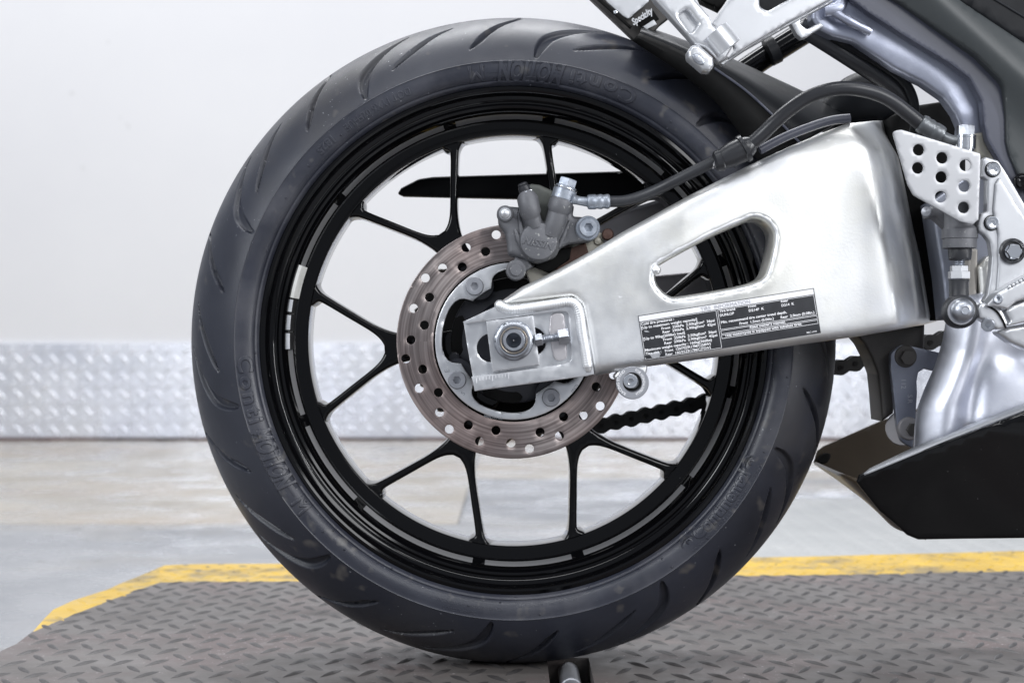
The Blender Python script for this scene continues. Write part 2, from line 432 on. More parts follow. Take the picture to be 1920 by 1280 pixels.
specks(M['yellow'], 60, .66, (.16, .12, .06), .08, 5.0)
specks(M['wall'], 9, .735, (.60, .60, .60), .05, 1.0); specks(M['cast'], 300, .70, (.34, .34, .33)); specks(M['dzinc'], 300, .70, (.34, .34, .33))
scuff(M['alu'], 190, .735, (1, 1, 2.6)); scuff(M['spar'], 210, .75, (1, 1, 2.0)); scuff(M['mach'], 220, .72, (1.8, 1, 1))
def disc_material():
    m = bpy.data.materials.new('scored_brake_steel'); m.use_nodes = True; nt = m.node_tree; N = nt.nodes; L = nt.links; b = N["Principled BSDF"]
    b.inputs["Metallic"].default_value = 1
    tc = N.new("ShaderNodeTexCoord"); sx = N.new("ShaderNodeSeparateXYZ"); L.new(tc.outputs["Object"], sx.inputs[0])
    def mth(op, a, bb=None):
        n = N.new("ShaderNodeMath"); n.operation = op
        for i, v in enumerate((a, bb)):
            if v is None: continue
            if isinstance(v, (int, float)): n.inputs[i].default_value = v
            else: L.new(v, n.inputs[i])
        return n.outputs[0]
    r = mth('SQRT', mth('ADD', mth('MULTIPLY', sx.outputs[0], sx.outputs[0]), mth('MULTIPLY', sx.outputs[2], sx.outputs[2])))
    ang = mth('ARCTAN2', sx.outputs[2], sx.outputs[0])
    cb = N.new("ShaderNodeCombineXYZ"); L.new(mth('MULTIPLY', r, 520.0), cb.inputs[0]); L.new(mth('MULTIPLY', ang, .55), cb.inputs[1])
    n1 = N.new("ShaderNodeTexNoise"); n1.inputs["Scale"].default_value = 1.0; n1.inputs["Detail"].default_value = 4; L.new(cb.outputs[0], n1.inputs["Vector"])
    n2 = N.new("ShaderNodeTexNoise"); n2.inputs["Scale"].default_value = 9; n2.inputs["Detail"].default_value = 3; L.new(tc.outputs["Object"], n2.inputs["Vector"])
    r1 = N.new("ShaderNodeValToRGB"); e = r1.color_ramp.elements
    e[0].position = .30; e[0].color = (.17, .145, .14, 1); e[1].position = .70; e[1].color = (.46, .41, .395, 1); L.new(n1.outputs[0], r1.inputs[0])
    r2 = N.new("ShaderNodeValToRGB"); r2.color_ramp.elements[0].position = .42; r2.color_ramp.elements[1].position = .62; L.new(n2.outputs[0], r2.inputs[0])
    mx = N.new("ShaderNodeMix"); mx.data_type = 'RGBA'; mx.blend_type = 'MULTIPLY'; mx.inputs[0].default_value = .75
    L.new(r1.outputs[0], mx.inputs[6])
    mx2 = N.new("ShaderNodeMix"); mx2.data_type = 'RGBA'; mx2.inputs[6].default_value = (1, 1, 1, 1); mx2.inputs[7].default_value = (.93, .81, .78, 1); L.new(r2.outputs[0], mx2.inputs[0])
    L.new(mx2.outputs[2], mx.inputs[7]); L.new(mx.outputs[2], b.inputs["Base Color"])
    b.inputs["Roughness"].default_value = .38; b.inputs["Anisotropic"].default_value = .75
    tg = N.new("ShaderNodeTangent"); tg.direction_type = 'RADIAL'; tg.axis = 'Y'; L.new(tg.outputs[0], b.inputs["Tangent"])
    bp = N.new("ShaderNodeBump"); bp.inputs["Strength"].default_value = .22; bp.inputs["Distance"].default_value = .0006
    L.new(n1.outputs[0], bp.inputs["Height"]); L.new(bp.outputs[0], b.inputs["Normal"])
    return m
M['disc'] = disc_material()

def concrete_material(name, ca_, cb_, cc_, cd_):
    m = bpy.data.materials.new(name); m.use_nodes = True; nt = m.node_tree; N = nt.nodes; L = nt.links; b = N["Principled BSDF"]
    tc = N.new("ShaderNodeTexCoord")
    def nz(sc, det=6, st=None):
        n = N.new("ShaderNodeTexNoise"); n.inputs["Scale"].default_value = sc; n.inputs["Detail"].default_value = det; n.inputs["Roughness"].default_value = .62
        v = tc.outputs["Object"]
        if st:
            mp = N.new("ShaderNodeMapping"); mp.inputs["Scale"].default_value = st; L.new(v, mp.inputs[0]); v = mp.outputs[0]
        L.new(v, n.inputs["Vector"]); return n.outputs[0]
    r1 = N.new("ShaderNodeValToRGB"); e = r1.color_ramp.elements
    e[0].position = .3; e[0].color = (*ca_, 1); e[1].position = .7; e[1].color = (*cb_, 1); L.new(nz(2.2), r1.inputs[0])
    r2 = N.new("ShaderNodeValToRGB"); r2.color_ramp.elements[0].position = .5; r2.color_ramp.elements[1].position = .7; L.new(nz(.9, 5, (1, 2, 1)), r2.inputs[0])
    mx = N.new("ShaderNodeMix"); mx.data_type = 'RGBA'; L.new(r2.outputs[0], mx.inputs[0]); L.new(r1.outputs[0], mx.inputs[6]); mx.inputs[7].default_value = (*cc_, 1)
    r3 = N.new("ShaderNodeValToRGB"); r3.color_ramp.elements[0].position = .64; r3.color_ramp.elements[1].position = .72; L.new(nz(14, 4), r3.inputs[0])
    mx3 = N.new("ShaderNodeMix"); mx3.data_type = 'RGBA'; L.new(r3.outputs[0], mx3.inputs[0]); L.new(mx.outputs[2], mx3.inputs[6]); mx3.inputs[7].default_value = (*cd_, 1)
    L.new(mx3.outputs[2], b.inputs["Base Color"])
    mr = N.new("ShaderNodeMapRange"); mr.inputs[1].default_value = .35; mr.inputs[2].default_value = .62; mr.inputs[3].default_value = .10; mr.inputs[4].default_value = .45
    L.new(nz(5, 5), mr.inputs[0]); L.new(mr.outputs[0], b.inputs["Roughness"])
    bp = N.new("ShaderNodeBump"); bp.inputs["Strength"].default_value = .35; bp.inputs["Distance"].default_value = .004
    L.new(nz(22, 6), bp.inputs["Height"]); L.new(bp.outputs[0], b.inputs["Normal"])
    return m
M['concrete'] = concrete_material('worn_concrete', (.20, .21, .23), (.37, .375, .385), (.35, .325, .29), (.15, .15, .14))
M['concrete2'] = concrete_material('old_beige_concrete', (.33, .30, .255), (.50, .465, .405), (.40, .335, .265), (.19, .175, .15))

# ------------------------------------------------------------------ setting: floor, wall, plates
ZT = -0.3118                # top of the lift deck
ZF = ZT - 0.10              # workshop floor
YW = 5.23                   # wall face
def box_geo(x0, x1, y0, y1, z0, z1):
    V = [(x0, y0, z0), (x1, y0, z0), (x1, y1, z0), (x0, y1, z0), (x0, y0, z1), (x1, y0, z1), (x1, y1, z1), (x0, y1, z1)]
    return V, [(0, 3, 2, 1), (4, 5, 6, 7), (0, 1, 5, 4), (1, 2, 6, 5), (2, 3, 7, 6), (3, 0, 4, 7)]
# the floor: slabs divided by recessed control joints
flo = MB().add(*box_geo(-6, 6, -4, YW+.3, ZF - .14, ZF - .006)).build('floor', M['concrete'], smooth=None)
setp(flo, kind='structure')
rows = [-4.0, 2.085, 3.3, YW+.3]
for a, b_ in zip(rows[:-1], rows[1:]):
    xs = [-6, -.12, 6] if a > 2 else [-6, 6]
    for c, d in zip(xs[:-1], xs[1:]):
        MB().add(*box_geo(c + .004, d - .004, a + .004, b_ - .004, ZF - .12, ZF)).build('floor_slab', M['concrete2' if a > 2 and not (c > -1 and a < 3) else 'concrete'], flo, None)

wall = MB().add(*box_geo(-6, 6, YW, YW+.15, ZF - .1, 3.2)).build('workshop_wall', M['wall'], smooth=None)
setp(wall, 'white painted workshop wall with a low diamond plate skirting', 'wall')
def lens_geo(cx, cz, ang, L, W, h, plane, base):
    """one raised lens-shaped lug. plane 'xz' (on the wall, towards -y) or 'xy' (on a deck, towards +z)"""
    c, s = math.cos(ang), math.sin(ang)
    loc = [(-L, 0, 0), (-.55*L, -.72*W, 0), (0, -W, 0), (.55*L, -.72*W, 0), (L, 0, 0), (.55*L, .72*W, 0), (0, W, 0), (-.55*L, .72*W, 0),
           (-.5*L, 0, h*.8), (0, -.25*W, h), (.5*L, 0, h*.8), (0, .25*W, h)]
    Fc = [(0, 1, 8), (1, 2, 9, 8), (2, 3, 10, 9), (3, 4, 10), (4, 5, 10), (5, 6, 11, 10), (6, 7, 8, 11), (7, 0, 8), (8, 9, 10, 11)]
    V = []
    for a, b_, hh in loc:
        u = cx + a*c - b_*s; v = cz + a*s + b_*c
        V.append((u, base - hh, v) if plane == 'xz' else (u, v, base + hh))
    return V, Fc
WAIN0, WAIN1 = ZF + .012, -.008
pan = MB()
for i in range(5):
    x0 = -5.2 + 2.1*i
    pan_o = MB().add(*box_geo(x0 + .0015, x0 + 2.0985, YW - .014, YW + .004, WAIN0, WAIN1)).build('skirting_panel', M['dplate'], wall, None)
lg = MB(); pw = .0735
for i in range(-62, 62):
    for j in range(6):
        x = i*pw; z = WAIN0 + .03 + j*pw
        if z < WAIN1 - .02: lg.add(*lens_geo(x, z, -.80, .029, .0066, .0048, 'xz', YW - .014))
        z2 = z + pw*.5
        if z2 < WAIN1 - .02: lg.add(*lens_geo(x + pw*.5, z2, .80, .029, .0066, .0036, 'xz', YW - .014))
setp(lg.build('pressed_lugs', M['dplate'], wall, 60), kind='stuff')
MB().add(*box_geo(-5.5, 5.5, YW - .03, YW + .002, ZF + .0005, WAIN0 - .001)).build('base_seal', M['sill'], wall, None)

# service lift deck
lift = bpy.data.objects.new('service_lift_deck', None); S.collection.objects.link(lift); lift.location = (0, .2, ZF)
setp(lift, 'grey diamond plate lift deck with a yellow painted border under the tyre', 'lift platform')
def G(px, py):              # point of the deck top met at that place of the photograph
    k = .3118/(py - 640); return ((px - 960)*k, k*F - D)
yel_out = [G(62, 1183), G(83, 1159), G(100, 1142), G(137, 1125), G(200, 1105), G(231, 1091), G(269, 1076), G(309, 1059), G(370, 1056.5), G(560, 1056), G(1500, 1043), G(1920, 1032), G(2300, 1022)]
yel_in = [G(64, 1183.2), G(103, 1166), G(150, 1147), G(200, 1127), G(300, 1091), G(560, 1089), G(1500, 1078), G(1920, 1070), G(2300, 1063)]
left_edge = [G(60, 1184), G(31, 1206), G(0, 1236), G(-60, 1292), G(-150, 1390), G(-320, 1600)]
def flat_poly(pts, z0, z1):
    n = len(pts); V = [(x, y, z0) for x, y in pts] + [(x, y, z1) for x, y in pts]
    return V, [tuple(range(n-1, -1, -1)), tuple(range(n, 2*n))] + [(i, (i+1) % n, (i+1) % n + n, i + n) for i in range(n)]
slot_x = (.0345, .0755)
front = -.65
front = left_edge[-1][1]; XR = 1.5
yin = [p for p in yel_in if p[0] < XR]; yout = [p for p in yel_out if p[0] < XR]
le = [p for p in left_edge if p[1] < .012]
dm = MB()
dm.add(*flat_poly([(slot_x[0], front), (slot_x[0], .012), (-.519, .012)] + le, ZF+.002, ZT))
dm.add(*flat_poly([(slot_x[1], front), (XR, front), (XR, .012), (slot_x[1], .012)], ZF+.002, ZT))
dm.add(*flat_poly([(-.519, .012), (XR, .012)] + yin[::-1] + [p for p in left_edge if p[1] >= .012], ZF+.002, ZT))
def plift(o):
    o.parent = lift; o.matrix_parent_inverse = Matrix.Translation(-Vector(lift.location)); return o
plift(dm.build('deck_plate', M['deck'], None, None))
ypoly = yin + yout[::-1]
ye = MB().add(*flat_poly(ypoly, ZF+.002, ZT)); plift(ye.build('yellow_border', M['yellow'], None, None))
def inpoly(x, y, poly): return bool(inside(np.array([[x, y]]), np.array(poly))[0])
dpoly = [(XR, front)] + yin[::-1] + left_edge
dl = MB(); yl = MB(); px_, py_ = .0345, .058; rot = .04
for i in range(-40, 60):
    for j in range(-20, 30):
        for (ox, oy, an) in ((0, 0, PI/3), (.5, .5, -PI/3)):
            u = (i + ox)*px_; v = (j + oy)*py_
            x = u*math.cos(rot) - v*math.sin(rot); y = u*math.sin(rot) + v*math.cos(rot)
            if y < -.30 or y > 1.0 or x < -.56 or x > 1.0: continue
            if slot_x[0] - .016 < x < slot_x[1] + .016 and y < .04: continue
            g = lens_geo(x, y, an + rot, .0190, .0036, .0022, 'xy', ZT)
            e0 = (x - .016*math.cos(an + rot), y - .016*math.sin(an + rot)); e1 = (x + .016*math.cos(an + rot), y + .016*math.sin(an + rot))
            if inpoly(*e0, dpoly) and inpoly(*e1, dpoly): dl.add(*g)
            elif inpoly(x, y, dpoly) or inpoly(x, y, ypoly):
                if inpoly(*e0, dpoly + []) or inpoly(*e0, ypoly):
                    if inpoly(*e1, dpoly) or inpoly(*e1, ypoly): (dl if inpoly(x, y, dpoly) else yl).add(*g)
setp(plift(dl.build('deck_lugs', M['lug'], None, 60)), kind='stuff')
setp(plift(yl.build('border_lugs', M['yellow'], None, 60)), kind='stuff')
# slot with a steel tie-down rod
sl = MB().add(*box_geo(slot_x[0] - .004, slot_x[1] + .004, front, .018, ZF + .003, ZT - .045))
plift(sl.build('slot_floor', M['black'], None, None))
rodc = [(.0555, front, ZT - .014), (.0555, -.0905, ZT - .014), (.0555, -.0895, ZT - .014), (.0555, -.0705, ZT - .0135), (.0555, -.0695, ZT - .0135), (.0555, .005, ZT - .013)]
plift(tube('tie_down_rod', rodc, [.0102, .0102, .0092, .0092, .0104, .0104], M['pad'], None, 20, 40))

# pale floor plate behind the lift
fp = bpy.data.objects.new('floor_plate', None); S.collection.objects.link(fp); fp.location = (.8, 1.6, ZF)
setp(fp, 'pale grey painted tread plate lying on the floor behind the lift', 'floor plate')
def pfp(o): o.parent = fp; o.matrix_parent_inverse = Matrix.Translation(-Vector(fp.location)); return o
pq = [(.40, .86), (2.4, 1.05), (2.4, 2.70), (.34, 2.55)]
pfp(MB().add(*flat_poly(pq, ZF + .001, ZF + .009)).build('plate_sheet', M['plate2'], None, None))
pl = MB(); p3 = .058
for i in range(0, 44):
    for j in range(0, 34):
        for (ox, oy, an) in ((0, 0, PI/4), (.5, .5, -PI/4)):
            x = .38 + (i+ox)*p3; y = .8 + (j+oy)*p3
            if inpoly(x-.02, y, pq) and inpoly(x+.02, y, pq) and inpoly(x, y-.02, pq): pl.add(*lens_geo(x, y, an, .022, .006, .0025, 'xy', ZF + .009))
setp(pfp(pl.build('plate_lugs', M['plate2'], None, 60)), kind='stuff')

# ------------------------------------------------------------------ motorcycle
bike = bpy.data.objects.new('motorcycle', None); S.collection.objects.link(bike)
bike.location = (WC.x, 0, ZT)
setp(bike, 'sport motorcycle rear end with black wheel and silver swingarm standing on the lift', 'motorcycle')
bpy.context.view_layer.update()
def part(o, label=None):
    o.parent = bike; o.matrix_parent_inverse = Matrix.Translation(-Vector(bike.location))
    if label: o['label'] = label
    return o
def sub(o, par):
    o.parent = par
    o.matrix_parent_inverse = par.matrix_basis.inverted() @ par.matrix_parent_inverse.inverted() if False else Matrix.Identity(4)
    return o

# --- tyre
TA = 1800
Rt = .3138
tread_h = .0545; yt = .088
Rc = (yt*yt + tread_h*tread_h)/(2*tread_h)
prof = []                                    # (r, y, is_tread)
nT = 128
for i in range(nT + 1):                      # from far side crown over to the near tread edge
    a = (i/nT)
    y = .03 - (.03 + yt)*a
    prof.append((Rt - Rc + math.sqrt(max(0, Rc*Rc - y*y)), y, 1))
side = [(.2588, -.0889), (.2584, -.0886), (.2570, -.0884), (.2540, -.0885), (.2510, -.0884), (.2480, -.0878), (.2455, -.0868), (.2432, -.0852), (.2420, -.0838), (.2412, -.0826), (.2408, -.0832), (.2396, -.0830), (.2384, -.0815), (.2372, -.0790), (.2362, -.0755), (.2350, -.070)]
far = []
for i in range(1, 15):
    y = .03 + (yt - .03)*i/14
    far.append((Rt - Rc + math.sqrt(max(0, Rc*Rc - y*y)), y, 0))
far += [(.252, .0885, 0), (.244, .085, 0), (.237, .075, 0)]
pro = [(r, y, f) for r, y, f in far[::-1]] + prof + [(r, y, 2) for r, y in side]
pr = np.array([p[0] for p in pro]); pyv = np.array([p[1] for p in pro]); pf = np.array([p[2] for p in pro])
ds = np.r_[0, np.cumsum(np.hypot(np.diff(pr), np.diff(pyv)))]
rpx = pr*K(0)*D/(D + pyv)                    # radius in photograph pixels
crown = int(np.argmax(rpx))
def s_of(rp):                                # arc position on the near tread for a radius in pixels
    idx = np.arange(crown, len(far) + nT + 1)
    return np.interp(-rp, -rpx[idx], ds[idx])
unit = 2*PI/10
grooves = [
    ([(604.5, 0.0), (600.6, 0.6), (585, 4.9), (566, 7.7), (552, 9.7)], [.0012, .0022, .0034, .0034, .0008]),
    ([(595, 12.4), (588, 16.0), (577, 19.4), (566, 22.6), (556, 25.4)], [.0007, .0028, .0034, .0028, .0007]),
    ([(600, 20.5), (595, 23.5), (586, 27), (571, 30.3), (554, 31.8), (536, 32.6)], [.0010, .0026, .0046, .0056, .0052, .0030])]
th0 = 160.8
tt = np.arange(TA)*2*PI/TA
nu_ = TA//10
tu = np.arange(nu_)*2*PI/TA
TH, SS = np.meshgrid(tu, ds, indexing='ij')
dmin = np.zeros_like(TH)
RE = .292
for pts, ws in grooves:
    dense = np.array(crv([(s_of(rp), math.radians(t), wv) for (rp, t), wv in zip(pts, ws)], 14))
    for off in (-1, 0, 1):
        for s0, t0, w0 in dense:
            d = np.hypot((TH - t0 - off*unit)*RE, SS - s0)
            dmin = np.maximum(dmin, np.clip((max(w0, .0004)*1.05 - d)/(max(w0, .0004)*.42), 0, 1)*min(1, w0/.002))
dmin[:, pf != 1] = 0
dmin = np.tile(dmin, (10, 1))
dmin = np.roll(dmin, int(round(th0/360*TA)), axis=0)
# profile normals
tr_ = np.gradient(pr, ds); ty_ = np.gradient(pyv, ds)
nr, ny = -ty_, tr_
flip = np.sign(nr*1.0 + ny*np.where(pyv < 0, -1, 1)*.6); nr *= flip; ny *= flip
dep = dmin*.0048
Rr = pr[None, :] - dep*nr[None, :]; Yy = pyv[None, :] - dep*ny[None, :]
X = np.cos(tt)[:, None]*Rr + WC.x; Z = np.sin(tt)[:, None]*Rr + WC.z
ntr = len(far) + nT + 1
Z = np.maximum(Z, ZT + .0004)        # flattened where it carries the load
V = np.stack([X, Yy, Z], -1)
tyre = part(link('tyre', grid_mesh('tyre', V[:, :ntr], TA, ntr, True, 55), M['rubber']))
sw = sub(link('sidewall', grid_mesh('sidewall', V[:, ntr-1:], TA, len(pro)-ntr+1, True, 50), M['side']), tyre)
sy = np.array([p[1] for p in side]); sr = np.array([p[0] for p in side])
def side_pt(rp, ang, h):
    """point on the sidewall at a radius in px and an angle, raised by h"""
    r = rp/2025.0
    y = np.interp(-r, -sr, sy)
    return Vector((WC.x + r*math.cos(ang), y - h, WC.z + r*math.sin(ang)))
def ring_text(mb, body, a0, a1, rbase, cap, h=.0006, bold=.0, shear=0.0):
    """text running counter-clockwise from a0 to a1 (degrees), baseline outside, tops towards the hub"""
    V3, Fc = text_bevel(body, .030, shear, bold + .004); wmax = V3[:, 0].max()
    em = cap/2025.0
    # counter-clockwise with tops inward keeps the reading direction seen from the camera
    return mb.add([side_pt(rbase - v*cap, math.radians(a0 + (a1-a0)*u/wmax), zz*em*h/.00042 + .00005) for u, v, zz in V3], Fc)
for (body, a0, a1, rb, cap, bo, sh, hh) in (
        ("C o n t i", 63.2, 78.0, 518, 27, .01, 0, .0006), ("MOTION", 79.2, 93.6, 521, 33, .03, .25, .0006), ("M", 96.4, 99.6, 519, 30, -.01, 0, .0005),
        ("C o n t i", 183.2, 197.8, 518, 27, .01, 0, .0006), ("MOTION", 199.0, 213.2, 521, 33, .03, .25, .0006), ("M", 216.2, 219.4, 519, 30, -.01, 0, .0005),
        ("Continental", 312.6, 330.6, 510, 22, .02, 0, .0006), ("www.conti-moto.com", 310.0, 334.0, 521, 8, .01, 0, .0004),
        ("DOT 1YX6 02FHUE", 112.6, 128.6, 513, 14, 0, 0, .0005), ("1825", 131.8, 136.2, 515, 15, .02, 0, .0005),
        ("CONTINENTAL MADE IN BRAZIL", 252, 268, 507, 6, 0, 0, .0004), ("TUBELESS 180/55 ZR17", 270, 285, 500, 7, 0, 0, .0004), ("LOAD RANGE", 255, 262, 519, 6, 0, 0, .0004)):
    tx = MB(); ring_text(tx, body, a0, a1, rb, cap, hh, bo, sh)
    if body == "MOTION":                      # speed lines under the logo
        for q, (rr_, e0, e1) in enumerate(((486, -.2, 1.1), (523, -.6, .8), (505, 10.4, 16.4), (494, 11.6, 15.2))):
            aa = np.radians(np.linspace(a0 + e0 + (0 if q > 1 else 1.0), (a0 + e1 if q > 1 else a1 + e1), 24))
            VV = []; FF = []
            for i, a in enumerate(aa):
                VV += [side_pt(rr_, a, .0006), side_pt(rr_ - 2.2, a, .0006), side_pt(rr_ - 2.2, a, -.0006), side_pt(rr_, a, -.0006)]
                if i: b4 = 4*i; FF += [(b4-4+k, b4-4+(k+1) % 4, b4+(k+1) % 4, b4+k) for k in range(4)]
            tx.add(VV, FF)
    if body == "Continental":                 # horse badges as plain rings
        for ac in (310.9, 332.6):
            c0 = side_pt(500, math.radians(ac), 0)
            tx.add(*lathe_geo([(.0076, 0), (.0076, .0006), (.0062, .0006), (.0062, 0)], c0, (0, -1, 0), 24))
            tx.add(*lathe_geo([(.0034, 0), (.0030, .0006), (.0018, .0006), (.0018, 0)], c0 + Vector((.001, 0, .0006)), (0, -1, 0), 12))
    sub(tx.build('raised_lettering', M['side'], None, 60), tyre)
nub = MB()
for i in range(46):
    a = rng.uniform(0, 2*PI); rp = rng.choice([484, 492, 505, 517]) + rng.uniform(-3, 3)
    nub.add(*lathe_geo([(.0010, -.0003), (.0010, .0004), (.0006, .0009), (0, .0010)], side_pt(rp, a, 0), (0, -1, 0), 8))
setp(sub(nub.build('mould_nubs', M['side'], None, 30), tyre), kind='stuff')

# --- wheel rim
rim_prof = [(.2345, -.0700), (.2372, -.0745), (.2374, -.0772), (.2362, -.0790), (.2335, -.0793), (.2316, -.0783), (.2306, -.0760), (.2300, -.0715), (.2288, -.0690), (.2262, -.0682),
            (.2250, -.0676), (.2236, -.0660), (.2225, -.0656), (.2212, -.0662), (.2200, -.0665), (.2180, -.0655), (.2164, -.0632), (.2148, -.0600), (.2119, -.0300), (.2112, -.0284), (.2100, -.0276),
            (.2000, -.0270), (.1988, -.0266), (.1982, -.0255), (.1980, -.0230), (.1985, .000), (.1998, .030), (.2030, .045), (.2140, .056), (.2220, .070), (.2372, .0775),
            (.2372, .072), (.226, .060), (.214, .045), (.207, .02), (.2070, -.01), (.2165, -.035), (.2200, -.055), (.2280, -.064)]
rim = part(lathe('wheel_rim', rim_prof, WC, (0, 1, 0), M['gloss'], None, 240, 28, closed=True), 'glossy black wheel rim')
# wall reflection in the barrel, painted as grey segments between the spoke roots
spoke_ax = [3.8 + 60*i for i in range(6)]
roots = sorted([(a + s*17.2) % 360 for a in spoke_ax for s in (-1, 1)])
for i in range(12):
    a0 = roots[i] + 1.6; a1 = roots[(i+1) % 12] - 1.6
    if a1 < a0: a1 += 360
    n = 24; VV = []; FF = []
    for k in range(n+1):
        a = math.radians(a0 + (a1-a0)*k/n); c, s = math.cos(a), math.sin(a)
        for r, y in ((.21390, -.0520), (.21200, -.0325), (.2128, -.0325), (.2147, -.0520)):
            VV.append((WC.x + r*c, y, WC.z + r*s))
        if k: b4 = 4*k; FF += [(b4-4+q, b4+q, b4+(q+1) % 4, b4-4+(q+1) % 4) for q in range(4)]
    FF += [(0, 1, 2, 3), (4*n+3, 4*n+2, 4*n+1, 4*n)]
    sub(MB().add(VV, FF).build('barrel_reflection', M['band'], None, 40), rim)
def wpx(x, y, A):                             # wheel-local px (x outward along the axis A, y left) to photograph px
    c, s = math.cos(A), math.sin(A)
    return (WCX + x*c - y*s, WCY - (x*s + y*c))
half = [(195, 25), (225, 31), (260, 47.5), (300, 74.5), (345, 106.5), (357, 118), (362, 131), (360, 150), (378, 158)]
inner = [(394, 112), (388, 88), (372, 90), (362, 96), (352, 93), (310, 64.5), (268, 35.5), (251, 20), (243, 7)]
yshape = [(60, 34), (130, 28)] + crv(half, 4) + crv(inner, 4)
yshape = yshape + [(x, -y) for x, y in yshape[::-1]]
sp0 = None
for i, a in enumerate(spoke_ax):
    A = math.radians(a)
    if sp0 is None:
        sp0 = relief_geo([wpx(x, y, A) for x, y in yshape], -.024, .040, bev=.0034, step=.005, yref=-.022, nb=4)
    dA = A - math.radians(spoke_ax[0])
    VV = [((x-WC.x)*math.cos(dA) - (z-WC.z)*math.sin(dA) + WC.x, y, (x-WC.x)*math.sin(dA) + (z-WC.z)*math.cos(dA) + WC.z) for x, y, z in sp0[0]]
    sub(MB().add(VV, sp0[1]).build('spoke', M['gloss'], None, 40), rim)
# balance weights and tape
def rim_block(a0, a1, y0, y1, r0, r1, n=6):
    VV = []; FF = []
    for k in range(n+1):
        a = math.radians(a0 + (a1-a0)*k/n); c, s = math.cos(a), math.sin(a)
        for rr, yy in ((r0, y0), (r0 - .0022, y1), (r1 - .0022, y1), (r1, y0)):
            VV.append((WC.x + rr*c, yy, WC.z + rr*s))
        if k: b4 = 4*k; FF += [(b4-4+q, b4+q, b4+(q+1) % 4, b4-4+(q+1) % 4) for q in range(4)]
    FF += [(0, 1, 2, 3), (4*n+3, 4*n+2, 4*n+1, 4*n)]
    return VV, FF
for a0, a1 in ((169.3, 173.0), (173.3, 177.6), (177.9, 182.4)):
    wgt = sub(MB().add(*rim_block(a0, a1, -.0585, -.0350, .2150, .2128)).build('balance_weight', M['weight'], None, 30), rim)
for a0, a1 in ((169.6, 172.7), (173.6, 177.3), (178.2, 182.2)):
    sub(MB().add(*rim_block(a0, a1, -.0590, -.0584, .2150, .2136)).build('weight_bare_edge', M['mach'], None, 30), rim)
sub(MB().add(*rim_block(160.6, 169.1, -.0585, -.0330, .2150, .2118)).build('adhesive_strip', M['tape'], None, 30), rim)
# --- hub
hub = part(lathe('wheel_hub', [(.019, -.060), (.034, -.060), (.036, -.058), (.040, -.050), (.0575, -.0480), (.0595, -.0470), (.0600, -.044), (.0600, -.036), (.050, -.030), (.044, .04), (.050, .060), (.050, .068), (.02, .068)], WC, (0, 1, 0), M['navy'], None, 96, 35, closed=True), 'black wheel hub')
sub(lathe('hub_shade_disc', [(.040, -.006), (.094, -.006), (.094, .0), (.040, .0)], WC, (0, 1, 0), M['black'], None, 96, 30, closed=True), hub)  # added black disc: deep shade behind the hub put into its colour
def polar(ctr, r, a): return (ctr[0] + r*math.cos(math.radians(a)), ctr[1] - r*math.sin(math.radians(a)))
for a in (94, 175, 258, 340):                 # kidney shaped pockets
    rr = 107; span = 16
    out = [polar((WCX, WCY), rr + 10, a + t) for t in np.linspace(-span, span, 12)] + [polar((WCX, WCY), rr, a + span + 5)] + [polar((WCX, WCY), rr - 11, a + t) for t in np.linspace(span, -span, 12)] + [polar((WCX, WCY), rr, a - span - 5)]
    sub(relief('hub_pocket', [tuple(p) for p in crv(out, 2, True)], M['black'], None, -.0490, .003, bev=.0004, yref=-.049), hub)
for a in (122, 210, 304, 30):
    sub(lathe('disc_mount', [(0, 0), (.0135, 0), (.0135, .014), (0, .014)], P(WCX, WCY, 0) + Vector((.061*math.cos(math.radians(a)), -.060, .061*math.sin(math.radians(a)))), (0, 1, 0), M['navy'], None, 24, 30), hub)
sub(bolt_hex('hub_screw', P(852, 671, -.049), (0, -1, 0), .0045, .0035, M['navy'], None, flange=.0055), hub)
# --- brake disc
YD = -.0655; KD = K(YD)
hl = [(930.3, 439.7), (874, 464), (910.6, 471.6), (829.4, 502.5), (866.8, 500.6), (797.2, 520.9), (805.6, 557.3), (775.3, 577.9), (795.9, 609.4), (770.6, 636.9),
      (760.6, 672.3), (792.5, 691.9), (785.6, 727.8), (821.9, 735.6), (824, 773), (842.2, 804.6), (878, 796.4), (929.8, 806.5), (899, 826.9), (957.9, 830.9),
      (992.8, 841), (1012.7, 810), (1049, 817), (1056.6, 780.8), (1093.6, 778.8), (1125.6, 761), (1117.8, 724.8)]
extra = []
for (x, y) in hl:                              # continue the drilling pattern round the hidden side
    x2, y2 = 2*WCX - x, 2*WCY + 4 - y
    if all(math.hypot(x2-a, y2-b) > 26 for a, b in hl + extra): extra.append((x2, y2))
hl += extra
outer = circ(WCX, 640, 219.5, 160)
dv, df = relief_geo(outer, YD, .0045, bev=.0007, holes=[circ(WCX, 640, 150.5, 120)] + [circ(x, y, 8.5, 20) for x, y in hl], step=.006, yref=YD, hbev=.0004, nb=2)
dc = P(WCX, 640, YD)
disc = MB().add([(x - dc.x, y - dc.y, z - dc.z) for x, y, z in dv], df).build('brake_disc', M['disc'], None, 30)
disc.location = dc; part(disc, 'drilled rear brake disc with rust tinted scoring')
def subw(o, par):                              # child with geometry given in world coordinates
    o.parent = par; o.matrix_parent_inverse = Matrix.Translation(-Vector(par.location)); return o
car = []
for a in (34.5, 124.5, 214.5, 304.5):
    lob = [(-27, 134), (-22, 132), (-18, 128), (-15.2, 122), (-13.2, 114), (-11.3, 107.5), (-6, 106.5), (0, 106), (6, 106.5), (11.3, 107.5), (13.2, 114), (15.2, 122), (18, 128), (22, 132), (27, 134)]
    car += [polar((WCX, 639), r, a + t) for t, r in lob]
    car += [polar((WCX, 639), 134.5, a + t) for t in (31, 36, 41, 45, 49, 54, 59)]
